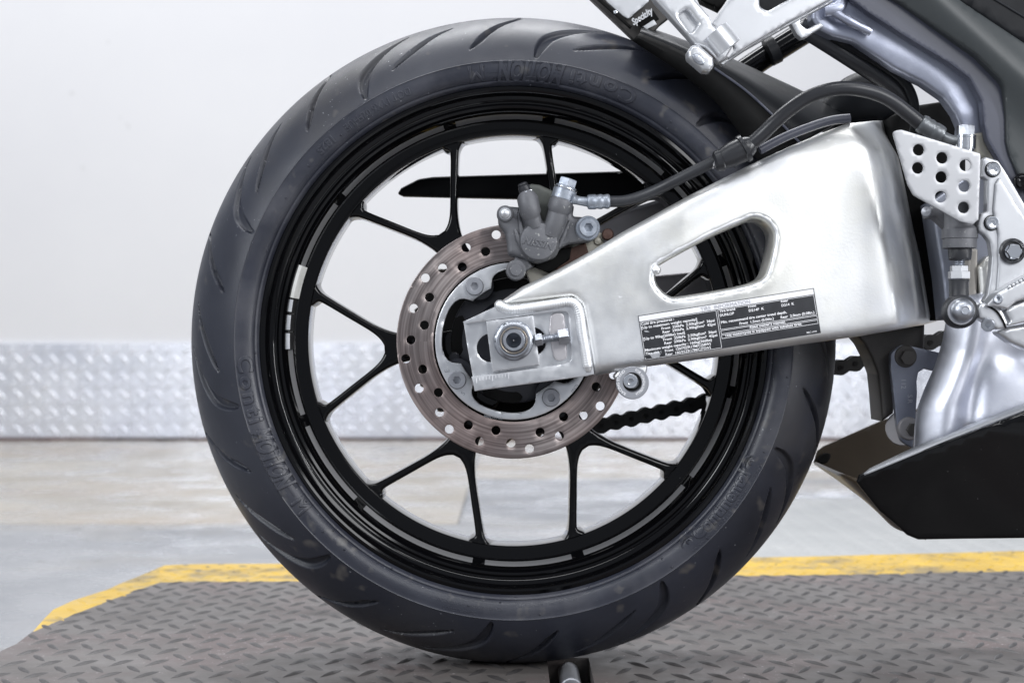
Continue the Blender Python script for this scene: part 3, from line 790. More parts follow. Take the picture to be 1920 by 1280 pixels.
carrier = subw(relief('disc_carrier', circ(WCX, 639.5, 147.5, 120), M['mach'], None, YD - .0012, .006, bev=.0009, holes=[car], step=.006, hbev=.0009, nb=2), disc)
for px, py in ((890, 537), (857.5, 712), (1033, 745), (1066, 567)):
    subw(bolt_socket('disc_bolt', P(px, py, YD - .0012), (0, -1, 0), .0086, .0055, M['pad'], None, .44), disc)
for body, px, py, rt, cap in (("E", 838, 695, 100, 9), ("S", 868, 737, 55, 8), ("MIN.TH 4.5", 925, 782, -8, 5), ("mm", 1076, 727, 58, 8)):
    V2, Fc = text_geo(body); wd = V2[:, 0].max(); c, s = math.cos(math.radians(rt)), math.sin(math.radians(rt)); y0 = YD - .0014
    st = MB().add(*solid_from_flat(V2, Fc, lambda u, v, h: P(px + (u - wd/2)*cap*c - (v-.5)*cap*s, py - ((u - wd/2)*cap*s + (v-.5)*cap*c), y0 - h), 0, .0001))
    setp(subw(st.build('stamped_mark', M['pad'], None, None), disc), kind='stuff' if len(body) > 1 else None)

# --- axle, hollow, with big flanged nut
YN = -.1325
ax = part(lathe('axle', [(.0068, -.150), (.0092, -.150), (.0102, -.1490), (.0105, -.1475), (.0105, .12), (.0005, .12), (.0005, -.098), (.0068, -.100)], WC + Vector((0, 0, 0)), (0, 1, 0), M['steel'], None, 48, 40, closed=True), 'hollow steel axle end')
nut = part(lathe('axle_nut', [(.0107, YN), (.0180, YN), (.0182, YN - .002), (.0172, YN - .0032), (hexr(.0152), YN - .0036), (hexr(.0150), YN - .0105), (.0160, YN - .0118), (.0148, YN - .0124), (.0142, YN - .0130), (.0128, YN - .0130), (.0124, YN - .0118), (.0112, YN - .0118), (.0107, YN - .011)], WC, (0, 1, 0), M['steel'], None, 72, 30, closed=True), 'flanged axle nut')
sub(lathe('nut_collar', [(.0108, YN - .0120), (.0122, YN - .0120), (.0122, YN - .0142), (.0116, YN - .0148), (.0108, YN - .0146)], WC, (0, 1, 0), mat('brass_stained_steel', (.62, .50, .36), .3, 1, (.5, .5, .52), 300), None, 60, 40, closed=True), nut)

# --- swingarm
YS = -.1400
def sm(x): return np.where(x > 30, x, np.log1p(np.exp(np.clip(x, -60, 30))))
def sa_face(px, py):
    xc = np.interp(py, [220, 275, 330, 420, 470, 620], [1596, 1622, 1634, 1652, 1664, 1690])
    rec = sm((px - xc)/6)*6/2080*1.15 + sm((px - xc - 62)/6)*6/2080*1.3
    left = np.maximum(0, 1280 - px)**1.0/2080*.085          # arm tapers inwards towards the axle
    top = sm((np.interp(px, [900, 1169, 1300, 1480, 1560, 1640], [575, 452, 388, 312, 284, 268]) - py)/8)*8/2080*.42
    wave = .0011*np.sin((px - 1500)/62.0)*np.clip((px - 1440)/60, 0, 1)*np.clip((1660 - px)/40, 0, 1)
    low = sm((py - np.interp(px, [1085, 1180, 1340, 1500, 1614, 1760], [690, 676, 655, 632, 616, 590]))/4)*4/2080*.6
    return rec + left + top + wave + low
sa_out = fil([(930, 571), (978, 538, 8), (1044, 506), (1106, 472), (1169, 434), (1231, 400), (1300, 362), (1400, 312, 30), (1480, 275, 30), (1544, 248, 30), (1590, 231, 30), (1640, 226, 20), (1690, 224, 10), (1704, 240, 10),
              (1714, 300), (1727, 400), (1742, 480), (1753, 540), (1761, 601, 5), (1732, 609), (1614, 630), (1500, 646), (1340, 670), (1230, 685), (1180, 692), (1114, 705, 6), (1107, 660), (1097, 603), (1090, 572, 12), (1074, 557, 12), (1040, 561), (985, 569), (955, 573, 4)])
win = [tuple(p) for p in crv([(1237, 498), (1275, 476), (1337, 443), (1394, 418), (1413, 411), (1432, 416), (1446, 431), (1449, 452), (1441, 491), (1432, 516), (1416, 527), (1387, 535), (1337, 545), (1275, 555), (1256, 554), (1240, 541), (1231, 526), (1232, 508)], 4, True)]
def sub_face(px, py): return sa_face(px, py)
swing = part(relief('swingarm', sa_out, M['alu'], None, YS, .043, bev=.0075, holes=[win], step=.0040, face=sa_face, hbev=.0065, lip=.0011, nb=6, smooth=60, true_px=True), 'silver aluminium swingarm with a triangular window')
# window weld ring
wring = [np.array(p) for p in win]
cx0, cy0 = np.mean(wring, axis=0)
wp = []
for i, p in enumerate(wring):
    d = p - np.array([cx0, cy0]); e = wring[(i+1) % len(wring)] - wring[i-1]; nn = np.array([e[1], -e[0]]); nn /= np.linalg.norm(nn)
    if nn @ d < 0: nn = -nn
    q = p + nn*9
    wp.append(P(q[0], q[1], YS + float(sa_face(np.array([q[0]]), np.array([q[1]]))[0]) + .0016))
wp.append(wp[0])
sub(tube('window_weld', wp, [.0026 + .0003*math.sin(i*1.9) for i in range(len(wp))], M['weld'], None, 10, 80), swing)
sub(lathe('weld_dot', [(0, .0045), (.0022, .0040), (.0040, .0022), (.0046, -.001)], P(1230, 506, YS + .0035), (0, -1, 0), M['weld'], None, 18, 80), swing)
# machined drop-out
YP = -.1225
slot = fil([(893, 648, 24), (893, 622, 24), (1016, 604, 24), (1020, 652, 24), (1018, 672, 24), (900, 690, 24)])
slot = [(893+0*i, 0) for i in range(0)] + [polar((921, 652), 27, t) for t in np.linspace(97, 263, 12)] + [polar((997, 640), 27, t) for t in np.linspace(-83, 83, 12)]
drop = sub(relief('dropout_plate', [(869, 604), (932, 574), (1085, 556), (1106, 580), (1116, 700), (1100, 703), (891, 731), (877, 655)], M['mach'], None, YP, .016, bev=.0006, holes=[slot], step=.005, hbev=.0006, nb=2), swing)
cfr = fil([(868, 603), (930, 574), (960, 584), (1085, 560), (1108, 640), (1114, 701), (1100, 705), (890, 733), (884, 706), (1052, 683), (1072, 678, 14), (1066, 585, 14), (1050, 583), (872, 607)])
sub(relief('dropout_frame', cfr, M['mach'], None, YP - .0065, .0066, bev=.0008, step=.005, nb=2), swing)
for i in range(11):                             # adjustment marks
    x = 893 + i*6.0; y = 709 - i*.82
    L_ = 9 if i % 5 == 0 else 5
    sub(relief('index_mark', [(x, y-1), (x+1.1, y-1.2), (x+1.3, y+L_), (x+.2, y+L_)], M['ink'], None, YP - .0068, .0006, bev=0, step=.004), swing)
sub(relief('inner_pocket', fil([(1032, 588, 12), (1058, 584, 12), (1064, 674, 12), (1040, 678, 14), (1034, 650, 6), (1030, 620, 4)]), mat('pocket_pinkish_grey', (.66, .63, .64), .42, 1, (.72, .70, .71), 30), None, YP - .0022, .0022, bev=.0009, step=.003), swing)  # pinkish grey metal of the adjuster pocket
# weld bead with ripples
wl = crv([(932, 571), (940, 574), (952, 579), (968, 580), (1000, 576), (1040, 570), (1066, 566), (1080, 572), (1087, 590), (1092, 625), (1099, 665), (1104, 697)], 22)
wpts = []; wr = []; acc = 0
for i, p in enumerate(wl):
    if i: acc += np.linalg.norm(p - wl[i-1])
    wpts.append(P(p[0], p[1], YP - .0060)); wr.append(.0047*(1 + .028*math.sin(acc*1.35)) * min(1, .55 + i*.05, .55 + (len(wl)-1-i)*.06))
sub(tube('weld_bead', wpts, wr, M['weld'], None, 14, 80), swing)
sub(lathe('weld_end', [(0, .004), (.003, .0035), (.0048, .001), (.005, -.003)], P(937, 572, YP - .0065), (0, -1, 0), M['weld'], None, 18, 80), swing)
# axle block, chain adjuster
blk = sub(relief('axle_block', fil([(911, 602, 1.5), (1000, 591, 1.5), (1012, 684, 1.5), (923, 697, 1.5)]), M['white_alu'], None, YN, .010, bev=.0008, holes=[circ(963, 638.5, 19, 40)], step=.004, nb=2), swing)
yb = YN + .001
sub(tube('adjuster_bolt', [P(1003, 637, yb)] + [P(1008 + i*1.0, 637 - .14*i, yb) for i in range(44)], [.0038]*1 + [.0037 + .0004*math.sin(i*2.2) for i in range(44)], M['steel'], None, 12, 40), swing)
sub(bolt_hex('adjuster_head', P(1047, 632.5, yb), P(1068, 629.5, yb) - P(1047, 632.5, yb), .0074, .0095, M['steel'], None), swing)
sub(bolt_hex('adjuster_lock_nut', P(1004, 637.5, yb), (1, 0, .15), .0058, .0062, M['steel'], None), swing)
# stand spool
spool = part(lathe('stand_bobbin', [(0, .010), (.0100, .010), (.0108, .014), (.0142, .0150), (.0146, .0160), (.0146, .0185), (.0140, .0192), (.0084, .0192), (.0078, .0175), (0, .0170)], P(1183, 716.5, -.128), (0, -1, 0), M['pad'], None, 60, 35), 'grey paddock stand bobbin with a white maker ring')
sub(lathe('bobbin_liner', [(.0060, .0170), (.0060, .0194), (.0083, .0194), (.0083, .0170)], P(1182.5, 714.5, -.128), (0, -1, 0), M['black'], None, 40, 30), spool)
sub(bolt_socket('bobbin_bolt', P(1182, 714, -.144), (0, -1, 0), .0066, .0045, M['chrome'], None, .42, dome=.0004), spool)
bt = MB()
for body, a0, a1 in (("FOR HONDA/APRILIA", 70, -70), ("RACING STAND", 245, 118)):
    V2, Fc = text_geo(body, .02); wd = V2[:, 0].max(); cc = P(1183, 716.5, -.1475)
    bt.add(*solid_from_flat(V2, Fc, lambda u, v, h: cc + Vector((( .0104 + v*.0024)*math.cos(math.radians(a0 + (a1-a0)*u/wd)), -h, (.0104 + v*.0024)*math.sin(math.radians(a0 + (a1-a0)*u/wd)))), 0, .0002))
sub(bt.build('bobbin_lettering', M['ink'], None, None), spool)
sub(relief('bobbin_boss', fil([(1150, 706, 6), (1160, 694, 6), (1185, 686), (1215, 684, 6), (1212, 700, 6), (1165, 722, 8)]), M['alu'], None, -.128, .02, bev=.003, step=.004), spool)

# --- tyre information label, lying on the swingarm face
ca, sn = .98784, -.15565
YL = YS + .0002
def lab(u, v, h=0.0):
    px = 1196 + u*ca + v*.1545; py = 592 + u*sn + v*.988
    f = float(sa_face(np.array([px]), np.array([py]))[0])
    return P(px, py, YS + f - .0006 - h)
def lab_poly(u0, v0, u1, v1, h, n=60):
    VV = []; FF = []
    us = np.linspace(u0, u1, n+1); vs = np.linspace(v0, v1, 29)
    for u in us:
        for v in vs: VV.append(lab(u, v, h))
    m = len(vs)
    FF = [(i*m+j, i*m+j+1, (i+1)*m+j+1, (i+1)*m+j) for i in range(n) for j in range(m-1)]
    N = len(VV); VV += [v + Vector((0, .0003, 0)) for v in VV]
    FF2 = [tuple(k+N for k in f[::-1]) for f in FF]
    return VV, FF + FF2
tl = part(MB().add(*lab_poly(0, 0, 334, 85, 0)).build('tyre_information_label', M['label'], None, None), 'black and white tyre pressure sticker on the swingarm')
sub(MB().add(*lab_poly(1.2, 1.2, 332.6, 11.2, .0002)).build('label_header', M['ink'], None, None), tl)
def lab_text(mb, body, u0, u1, v, cap, h=.00035, bold=.012):
    V2, Fc = text_geo(body, bold, res=2); wd = V2[:, 0].max()
    mb.add([lab(u0 + (u1-u0)*a/wd, v - b*cap, h) for a, b in V2], Fc)
hd = MB(); lab_text(hd, "TIRE  INFORMATION", 118, 212, 9.8, 7.2, .0005, .0)
sub(hd.build('header_lettering', M['inkg'], None, None), tl)
tx = MB()
for body, u0, u1, v in (("Cold tire pressures :", 3.3, 66, 18.6), ("[Up to maximum weight capacity]", 3, 108.5, 25.6), ("Front  250kPa  2.50kgf/cm²  36psi", 40, 141, 32.8), ("Rear  290kPa  2.90kgf/cm²  42psi", 41, 141.5, 39.8),
                        ("[Up to 90kg(200lbs) load]", 3.7, 82, 46.8), ("Front  250kPa  2.50kgf/cm²  36psi", 40, 141, 53.8), ("Rear  290kPa  2.90kgf/cm²  42psi", 41, 141.5, 60.8),
                        ("Maximum weight capacity : 166kg(366lbs)", 3.4, 130, 68), ("Tire size :", 3.4, 33, 75), ("Front  120/70ZR17M/C(58W)", 40, 127, 75), ("Rear  180/55ZR17M/C(73W)", 40, 126, 82),
                        ("Tire brand", 152, 182, 17.6), ("DUNLOP", 152, 179, 25.4), ("Front", 207, 222, 17.4), ("D214F  K", 207, 236, 25.2), ("Rear", 269, 283, 17.2), ("D214  K", 269, 293, 25),
                        ("Min. recommend tire center tread depth.", 152, 277, 38.6), ("Front  1.5mm (0.06in.)", 186, 251, 46.4), ("Rear  2.0mm (0.08in.)", 264, 328, 46.8),
                        ("Read owner's manual.", 204, 272, 56), ("This motorcycle is equipped with tubeless tires.", 155, 302, 64.6)):
    lab_text(tx, body, u0, u1, v, 4.7, bold=.028)
lab_text(tx, "MJC-A00", 308, 327, 82, 3.2)
def frame(u0, v0, u1, v1, t=.75):
    for a, b_, c, d in ((u0, v0, u1, v0 + t), (u0, v1 - t, u1, v1), (u0, v0 + t, u0 + t, v1 - t), (u1 - t, v0 + t, u1, v1 - t)):
        n = 8 if c - a > 20 else 1; m = 6 if d - b_ > 20 else 1
        us = np.linspace(a, c, n+1); vs = np.linspace(b_, d, m+1)
        VV = [lab(u, v, .0002) for u in us for v in vs]
        tx.add(VV, [(i*(m+1)+j, i*(m+1)+j+1, (i+1)*(m+1)+j+1, (i+1)*(m+1)+j) for i in range(n) for j in range(m)])
frame(1.5, 12.6, 146.5, 83.6); frame(149, 12.6, 332, 50); frame(149, 51.5, 332, 58.2); frame(149, 59.8, 332, 67)
sub(tx.build('label_lettering', M['ink'], None, None), tl)
sc = MB()
for pts in (((7, 29), (13, 30), (17, 33), (12, 33), (8, 31.5)), ((9, 74), (28, 71), (31, 77), (27, 84), (20, 83), (14, 82), (12, 77))):
    sc.add([lab(u, v, .0003) for u, v in pts], [tuple(range(len(pts)))])
sub(sc.build('sticker_damage', M['mach'], None, None), tl)

# --- brake caliper
YC = -.104
cal = part(relief('brake_caliper', fil([(974, 378, 4), (1006, 372, 5), (1012, 396, 4), (1015, 410, 3), (1021, 415, 2), (1029, 390, 6), (1028, 377, 5), (1040, 373, 4), (1077, 385, 5), (1074, 405, 5), (1090, 406, 6), (1118, 410, 18), (1124, 436, 18), (1106, 452, 8), (1066, 457, 8), (1050, 466, 8), (1042, 482, 20), (1010, 494, 22), (988, 488, 10), (968, 482, 6), (952, 476, 8), (950, 455, 8), (947, 437, 8), (934, 418, 10), (932, 396, 14), (950, 385, 12), (970, 391, 6), (973, 388)], 5), M['cast'], None, YC, .032, bev=.0055, step=.0022, nb=4, smooth=60), 'grey cast brake caliper')
sub(lathe('piston_cap', [(0, .0072), (.0150, .0072), (.0165, .0066), (.0172, .0052), (.0174, .0030), (.0186, .0010), (.0190, -.006)], P(1010, 453, YC), (0, -1, 0), M['cast'], None, 60, 40), cal)
lt = MB(); V3, Fc = text_bevel("NISSIN", .05, .3, .0); wd = V3[:, 0].max(); rt = math.radians(-12); c_, s_ = math.cos(rt), math.sin(rt)
lt.add([P(1010 + (u/wd - .5)*62*c_ - (v-.5)*13*s_, 456 - ((u/wd - .5)*62*s_ + (v-.5)*13*c_), YC - .0071 - z*.011) for u, v, z in V3], Fc)
sub(lt.build('caliper_lettering', M['cast'], None, 30), cal)
# bores and ribs running up from the cap
sub(tube('bleed_bore', crv([P(1004, 425, YC - .001), P(997, 405, YC - .003), P(991, 378, YC - .003)], 6), [.0075 + .0001*i for i in range(13)], M['cast'], None, 18, 60), cal)
sub(tube('bleed_boss', [P(996, 402, YC - .0035), P(995, 400, YC - .0045), P(989, 372, YC - .0045), P(988.5, 370, YC - .0035)], [.0088, .0098, .0098, .0088], M['cast'], None, 20, 40), cal)
sub(tube('hose_bore', crv([P(1032, 440, YC + .000), P(1042, 415, YC - .003), P(1051, 385, YC - .003)], 6), [.0088 + .0001*i for i in range(13)], M['cast'], None, 20, 60), cal)
sub(tube('hose_boss', [P(1047, 396, YC - .003), P(1048, 393, YC - .004), P(1053, 378, YC - .004), P(1054, 375.5, YC - .003)], [.0095, .0112, .0112, .0100], M['cast'], None, 22, 40), cal)
for a, b_ in (((1048, 462), (1068, 415)), ((1043, 455), (1062, 412)), ((985, 470), (972, 400)), ((978, 466), (966, 430))):
    sub(tube('casting_rib', [P(*a, YC + .0005), P((a[0]+b_[0])/2, (a[1]+b_[1])/2, YC - .0008), P(*b_, YC + .0005)], [.0016, .0026, .0016], M['cast'], None, 10, 60), cal)
sub(lathe('bolt_ear', [(0, .004), (.0104, .004), (.0112, .003), (.0115, -.002), (.0115, -.02)], P(1102, 428, YC), (0, -1, 0), M['bluez'], None, 36, 35), cal)
sub(bolt_socket('slide_bolt', P(1103, 427, YC - .0035), (0, -1, 0), .0088, .0065, M['bluez'], None, .46), cal)
sub(lathe('pin_boss', [(0, .003), (.0070, .003), (.0076, .002), (.0078, -.015)], P(947, 401, YC), (0, -1, 0), M['cast'], None, 30, 35), cal)
sub(lathe('pin_tip', [(0, .011), (.0030, .0105), (.0044, .009), (.0046, .003), (.0056, .003), (.0056, .000)], P(947, 401, YC - .002), (0, -1, 0), M['white_alu'], None, 24, 40), cal)
sub(tube('pin_arm', [P(948, 402, YC + .008), P(972, 404, YC + .006)], [.0075, .0075], M['cast'], None, 16, 60), cal)
sub(lathe('slide_pin', [(0, .006), (.0052, .006), (.0058, .0052), (.0058, .003), (.0084, .003), (.0092, .002), (.0094, -.02)], P(967.5, 506, YC - .001), (0, -1, 0), M['cast'], None, 36, 35), cal)
sub(relief('pin_bracket', fil([(966, 480, 4), (990, 486, 4), (1000, 500, 6), (980, 512, 6), (960, 500, 5)]), M['cast'], None, YC + .004, .02, bev=.003, step=.003), cal)
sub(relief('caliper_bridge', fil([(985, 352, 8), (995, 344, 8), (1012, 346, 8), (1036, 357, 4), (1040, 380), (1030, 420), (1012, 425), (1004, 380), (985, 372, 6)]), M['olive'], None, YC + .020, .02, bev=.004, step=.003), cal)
bd = P(983, 352, 0) - P(991, 372, 0)
sub(bolt_hex('bleed_nipple', P(990, 371, YC - .0045), bd, .0062, .0062, M['steel'], None), cal)
sub(lathe('bleed_cap', [(0, .0150), (.0030, .0148), (.0044, .0138), (.0046, .0125), (.0042, .0120), (.0054, .0110), (.0056, .0072), (.0050, .0060), (0, .006)], P(990, 371, YC - .0045), bd, M['hose'], None, 24, 40), cal)
bj = P(1065, 343, 0) - P(1054, 378, 0)
b0 = P(1053.5, 377, YC - .004)
sub(lathe('crush_washer', [(0, 0), (.0106, 0), (.0108, .0006), (.0106, .0012), (0, .0012)], b0, bj, M['chrome'], None, 32, 35), cal)
sub(lathe('banjo_eye', [(0, .0012), (.0102, .0012), (.0108, .0020), (.0108, .0104), (.0100, .0112), (0, .0112)], b0, bj, M['bluez'], None, 36, 35), cal)
sub(lathe('upper_washer', [(0, 0), (.0106, 0), (.0108, .0006), (.0106, .0012), (0, .0012)], b0 + bj.normalized()*.0112, bj, M['chrome'], None, 32, 35), cal)
sub(bolt_hex('banjo_bolt', b0 + bj.normalized()*.0124, bj, .0082, .0088, M['bluez'], None, flange=.0096), cal)
# pads and bracket seen behind the caliper
pb = part(relief('caliper_bracket', fil([(985, 508, 4), (1060, 470, 6), (1100, 430, 8), (1132, 438, 8), (1136, 470, 8), (1100, 520, 6), (1000, 545, 4)]), M['beige'], None, -.078, .010, bev=.0015, step=.004), 'beige caliper bracket plate')
sub(relief('brake_pad', fil([(1040, 505), (1062, 468, 3), (1098, 455, 3), (1104, 475, 3), (1060, 510)]), M['rust'], None, -.0830, .005, bev=.0008, step=.004), pb)
sub(relief('pad_backing', fil([(1000, 500), (1052, 466, 3), (1072, 463, 3), (1068, 486), (1030, 512)]), M['black'], None, -.0860, .006, bev=.0006, step=.004), pb)
sub(lathe('rusty_bolt', [(0, .006), (.0045, .0056), (.0056, .004), (.0056, 0)], P(1139, 440, -.080), (0, -1, 0), M['rust'], None, 24, 50), pb)
sub(lathe('bracket_rivet', [(0, .003), (.003, .0026), (.004, .001), (.004, 0)], P(1121, 452, -.078), (0, -1, 0), M['beige'], None, 20, 40), pb)

# --- brake hose
hs = crv([P(1140, 378, -.108), P(1170, 377, -.110), P(1200, 369, -.114), P(1232, 356, -.120), P(1262, 341, -.126), P(1300, 322, -.132), P(1335, 305, -.136), P(1352, 297, -.138)], 8)
hose = part(tube('brake_hose', hs, .0052, M['hose'], None, 18), 'thin black brake hose')
sub(tube('crimp_neck', crv([P(1070, 372, YC - .010), P(1084, 376, -.110), P(1104, 379, -.109)], 5), [.0050, .0048, .0046, .0044, .0042, .0041, .0041, .0042, .0043, .0045, .0046], M['bluez'], None, 16, 50), hose)
cr_ = [(1101, .0046), (1102, .0062), (1105, .0068), (1116, .0069), (1119, .0062), (1122, .0066), (1127, .0070), (1130, .0064), (1132, .0061), (1135, .0066), (1139, .0069), (1142, .0066), (1144, .0052)]
sub(tube('crimp_ferrule', [P(x, 379 - (x-1101)*.03, -.109) for x, r in cr_], [r for x, r in cr_], M['bluez'], None, 22, 50), hose)
cl = [(1338, 304, .0058), (1342, 303, .0090), (1352, 300, .0102), (1353, 299.5, .0090), (1372, 290, .0112), (1391, 281, .0113), (1392, 280.5, .0130), (1398, 277, .0130), (1399, 276.5, .0098), (1404, 274, .0094), (1412, 270, .0070)]
sub(tube('hose_clamp', [P(x, y, -.1385) for x, y, r in cl], [r for x, y, r in cl], M['sheath'], None, 24, 30), hose)
ht = MB()
for i, body in enumerate(("HL SAE J1401", "NICHIRIN 06")):
    V2, Fc = text_geo(body, .01); wd = V2[:, 0].max()
    ht.add([P(1337 + i*5 + b*3.4 + (a/wd)*4.0 - 1.5, 314 - (a/wd)*17 - i*2 - b*1.5 + 3, -.1385 - .0052*math.sin(math.radians(40 + 100*a/wd))) for a, b in V2], Fc)
sub(ht.build('hose_print', M['ink'], None, None), hose)
shp = crv([P(1402, 275, -.139), P(1425, 256, -.142), P(1450, 232, -.146), P(1480, 206, -.150), P(1515, 183, -.154), P(1555, 169, -.158), P(1595, 166, -.160), P(1635, 173, -.160), P(1668, 187, -.160), P(1700, 211, -.158), P(1728, 234, -.156)], 8)
sheath = part(tube('hose_sheath', shp, .0064, M['sheath'], None, 20), 'thick dark sheath over the upper brake hose')
u0 = np.array((1724, 230)); u1 = np.array((1768, 256))
fr = [(0, .0064), (.03, .0078), (.10, .0084), (.22, .0086), (.30, .0078), (.42, .0086), (.50, .0080), (.58, .0078), (.62, .0084), (.88, .0082), (.96, .0074), (1.0, .0050)]
sub(tube('upper_ferrule', [P(*(u0 + (u1-u0)*t), -.156) for t, r in fr], [r for t, r in fr], M['dzinc'], None, 22, 40), sheath)
sub(tube('upper_neck', crv([P(1764, 254, -.156), P(1782, 263, -.157), P(1800, 266, -.158)], 5), .0050, M['dzinc'], None, 16), sheath)
ub = P(1809, 284, -.158); ud = Vector((.03, 0, 1))
sub(lathe('upper_banjo', [(0, 0), (.0086, 0), (.0086, .0016), (.0094, .002), (.0094, .0116), (.0088, .0122), (.0096, .0124), (.0096, .0140), (0, .0140)], ub, ud, M['chrome'], None, 36, 30), sheath)
sub(bolt_hex('upper_banjo_bolt', ub + ud.normalized()*.0140, ud, .0074, .0088, M['steel'], None), sheath)

# --- heel guard
heel = part(relief('heel_guard', fil([(1673, 246, 16), (1690, 243, 14), (1838, 288, 3), (1834, 412, 5), (1824, 421, 6), (1800, 415, 20), (1713, 366, 14), (1702, 345, 18)]), M['heel'], None, -.205, .0025, bev=.0007,
                   holes=[circ(x, y, 11, 26) for x, y in ((1722.5, 281), (1766.5, 296), (1810, 310), (1721, 315), (1765, 332), (1808, 349), (1764, 369), (1807, 389))], step=.0035, hbev=.0002, nb=2), 'silver heel guard plate with eight round holes')
sub(relief('heel_guard_flange', fil([(1832, 288, 2), (1840, 290, 3), (1836, 413, 3), (1828, 413, 2)]), M['heel'], None, -.2035, .016, bev=.002, step=.003), heel)
# --- rearset bracket
rs = part(relief('rearset_bracket', fil([(1843, 299, 3), (1849, 294, 3), (1872, 301, 4), (1884, 318, 4), (1950, 430), (1950, 560), (1890, 572), (1843, 566, 4), (1852, 551, 8), (1857, 518, 10), (1860, 481, 10), (1856, 453, 14), (1846, 440, 6), (1836, 433, 4), (1834, 424, 3), (1840, 400, 3), (1850, 397, 4), (1851, 338, 4), (1842, 331, 3)]), M['white_alu'], None, -.188, .010, bev=.0018, step=.003, nb=3), 'silver foot rest bracket')
sub(relief('bracket_web', fil([(1874, 330, 10), (1945, 445), (1945, 540), (1868, 552, 8), (1872, 500, 12), (1872, 440, 14), (1862, 395, 14), (1866, 345, 8)]), M['white_alu'], None, -.1905, .003, bev=.0016, step=.003), rs)
for px, py in ((1861, 318), (1859, 418)):
    sub(lathe('bolt_recess', [(.0060, .001), (.0068, .001), (.0068, 0), (.0060, 0)], P(px, py, -.188), (0, -1, 0), M['black'], None, 36, 30), rs)
    sub(bolt_socket('bracket_bolt', P(px, py, -.188), (0, -1, 0), .0056, .0042, M['chrome'], None, .5), rs)
sub(lathe('pivot_recess', [(0, .001), (.0085, .001), (.0085, .0035), (.0098, .0045), (.0110, .0035), (.0112, 0)], P(1897, 471, -.190), (0, -1, 0), M['sheath'], None, 40, 35), rs)
sub(bolt_hex('pivot_bolt', P(1898, 472, -.191), (0, -1, 0), .0064, .0070, M['chrome'], None, flange=.0072), rs)
# --- brake pedal and its linkage
ped = part(relief('brake_pedal', fil([(1832, 580, 5), (1838, 569, 6), (1862, 566, 5), (1880, 580, 10), (1892, 606, 6), (1886, 616, 5), (1870, 618, 6), (1850, 604, 12), (1836, 596, 5)]), M['silver'], None, -.205, .018, bev=.003, step=.0025), 'silver brake pedal clamp and lever')
sub(relief('pedal_lever', fil([(1790, 568, 8), (1838, 566), (1842, 596), (1792, 604, 10)]), M['white_alu'], None, -.196, .007, bev=.0012, step=.003), ped)
sub(relief('foot_peg_mount', fil([(1848, 573, 4), (1872, 548, 6), (1905, 529), (1955, 502), (1955, 548), (1905, 566, 8), (1890, 580, 5), (1876, 576, 4)]), M['silver'], None, -.212, .02, bev=.0022, step=.003), ped)
for i in range(5):
    sub(relief('peg_tooth', [(1890 + i*7, 536 - i*3.7), (1895 + i*7, 533 - i*3.7), (1897 + i*7, 539 - i*3.7), (1892 + i*7, 542 - i*3.7)], M['white_alu'], None, -.2145, .004, bev=.0006, step=.002), ped)
sub(relief('peg_block', fil([(1886, 582, 5), (1900, 572, 4), (1955, 552), (1955, 600), (1930, 602), (1888, 612, 5), (1896, 600, 4)]), M['silver'], None, -.206, .018, bev=.0022, step=.003), ped)
sub(relief('pedal_stop', fil([(1868, 622, 5), (1890, 612, 5), (1960, 600), (1960, 662), (1925, 655, 8), (1895, 642, 10)]), M['silver'], None, -.192, .018, bev=.004, step=.003), ped)
arc = crv([P(1848, 571, -.2055), P(1868, 583, -.2062), P(1880, 600, -.2062), P(1886, 615, -.2055)], 8)
sub(tube('clamp_seam', arc, .0009, M['black'], None, 8), ped)
sub(bolt_socket('clamp_screw', P(1853, 608, -.206), (-.35, -1, -.2), .0058, .004, M['steel'], None, .45), ped)
sub(bolt_socket('stop_screw', P(1871, 562, -.213), (-.2, -1, .2), .0040, .004, M['steel'], None, .45), ped)
bjn = part(lathe('ball_joint', [(0, .012), (.0105, .012), (.0138, .009), (.0146, .004), (.0146, -.004), (.012, -.009), (0, -.01)], P(1799, 584, -.196), (0, -1, 0), M['hose'], None, 48, 50), 'black rubber ball joint of the pedal rod')
sub(tube('joint_neck', [P(1798, 524, -.193), P(1798, 530, -.193), P(1798, 560, -.194), P(1799, 578, -.195)], [.0089, .0083, .0083, .0098], M['hose'], None, 24, 50), bjn)
sub(lathe('joint_washer', [(0, 0), (.0112, 0), (.0112, .002), (0, .002)], P(1801, 584, -.2075), (0, -1, 0), M['pad'], None, 36, 30), bjn)
sub(lathe('joint_bolt', [(0, .0100), (hexr(.0027), .0100)] + [(.0034, .0108)] + [(.0102*math.cos(t), .0015 + .0092*math.sin(t)) for t in np.linspace(1.22, 0, 8)] + [(.0102, 0)], P(1804, 582, -.2090), (0, -1, 0), M['steel'], None, 48, 40), bjn)
# --- rear master cylinder above it
mc = part(tube('master_cylinder', [P(1799, 380, -.176), P(1799, 424, -.176), P(1799, 427, -.176), P(1799.5, 430, -.176), P(1799.5, 447, -.176), P(1799.5, 448, -.176), P(1799.5, 465, -.176), P(1799.5, 466, -.176)], [.0130, .0130, .0140, .0156, .0156, .0146, .0146, .0135], M['cast'], None, 32, 30), 'grey rear brake master cylinder')
sub(tube('dust_boot', [P(1800, 466, -.176), P(1800, 470, -.176), P(1800, 486, -.177), P(1800, 488, -.177)], [.0100, .0102, .0096, .0080], M['hose'], None, 28, 40), mc)
sub(tube('push_rod', [P(1798, 480 + i*.9, -.178) for i in range(44)], [.0048 + .0005*math.sin(i*2.4) for i in range(44)], M['steel'], None, 16, 40), mc)
sub(bolt_hex('rod_nut', P(1798, 510, -.179), (0, 0, 1), .0074, .0056, M['white_alu'], None), mc)
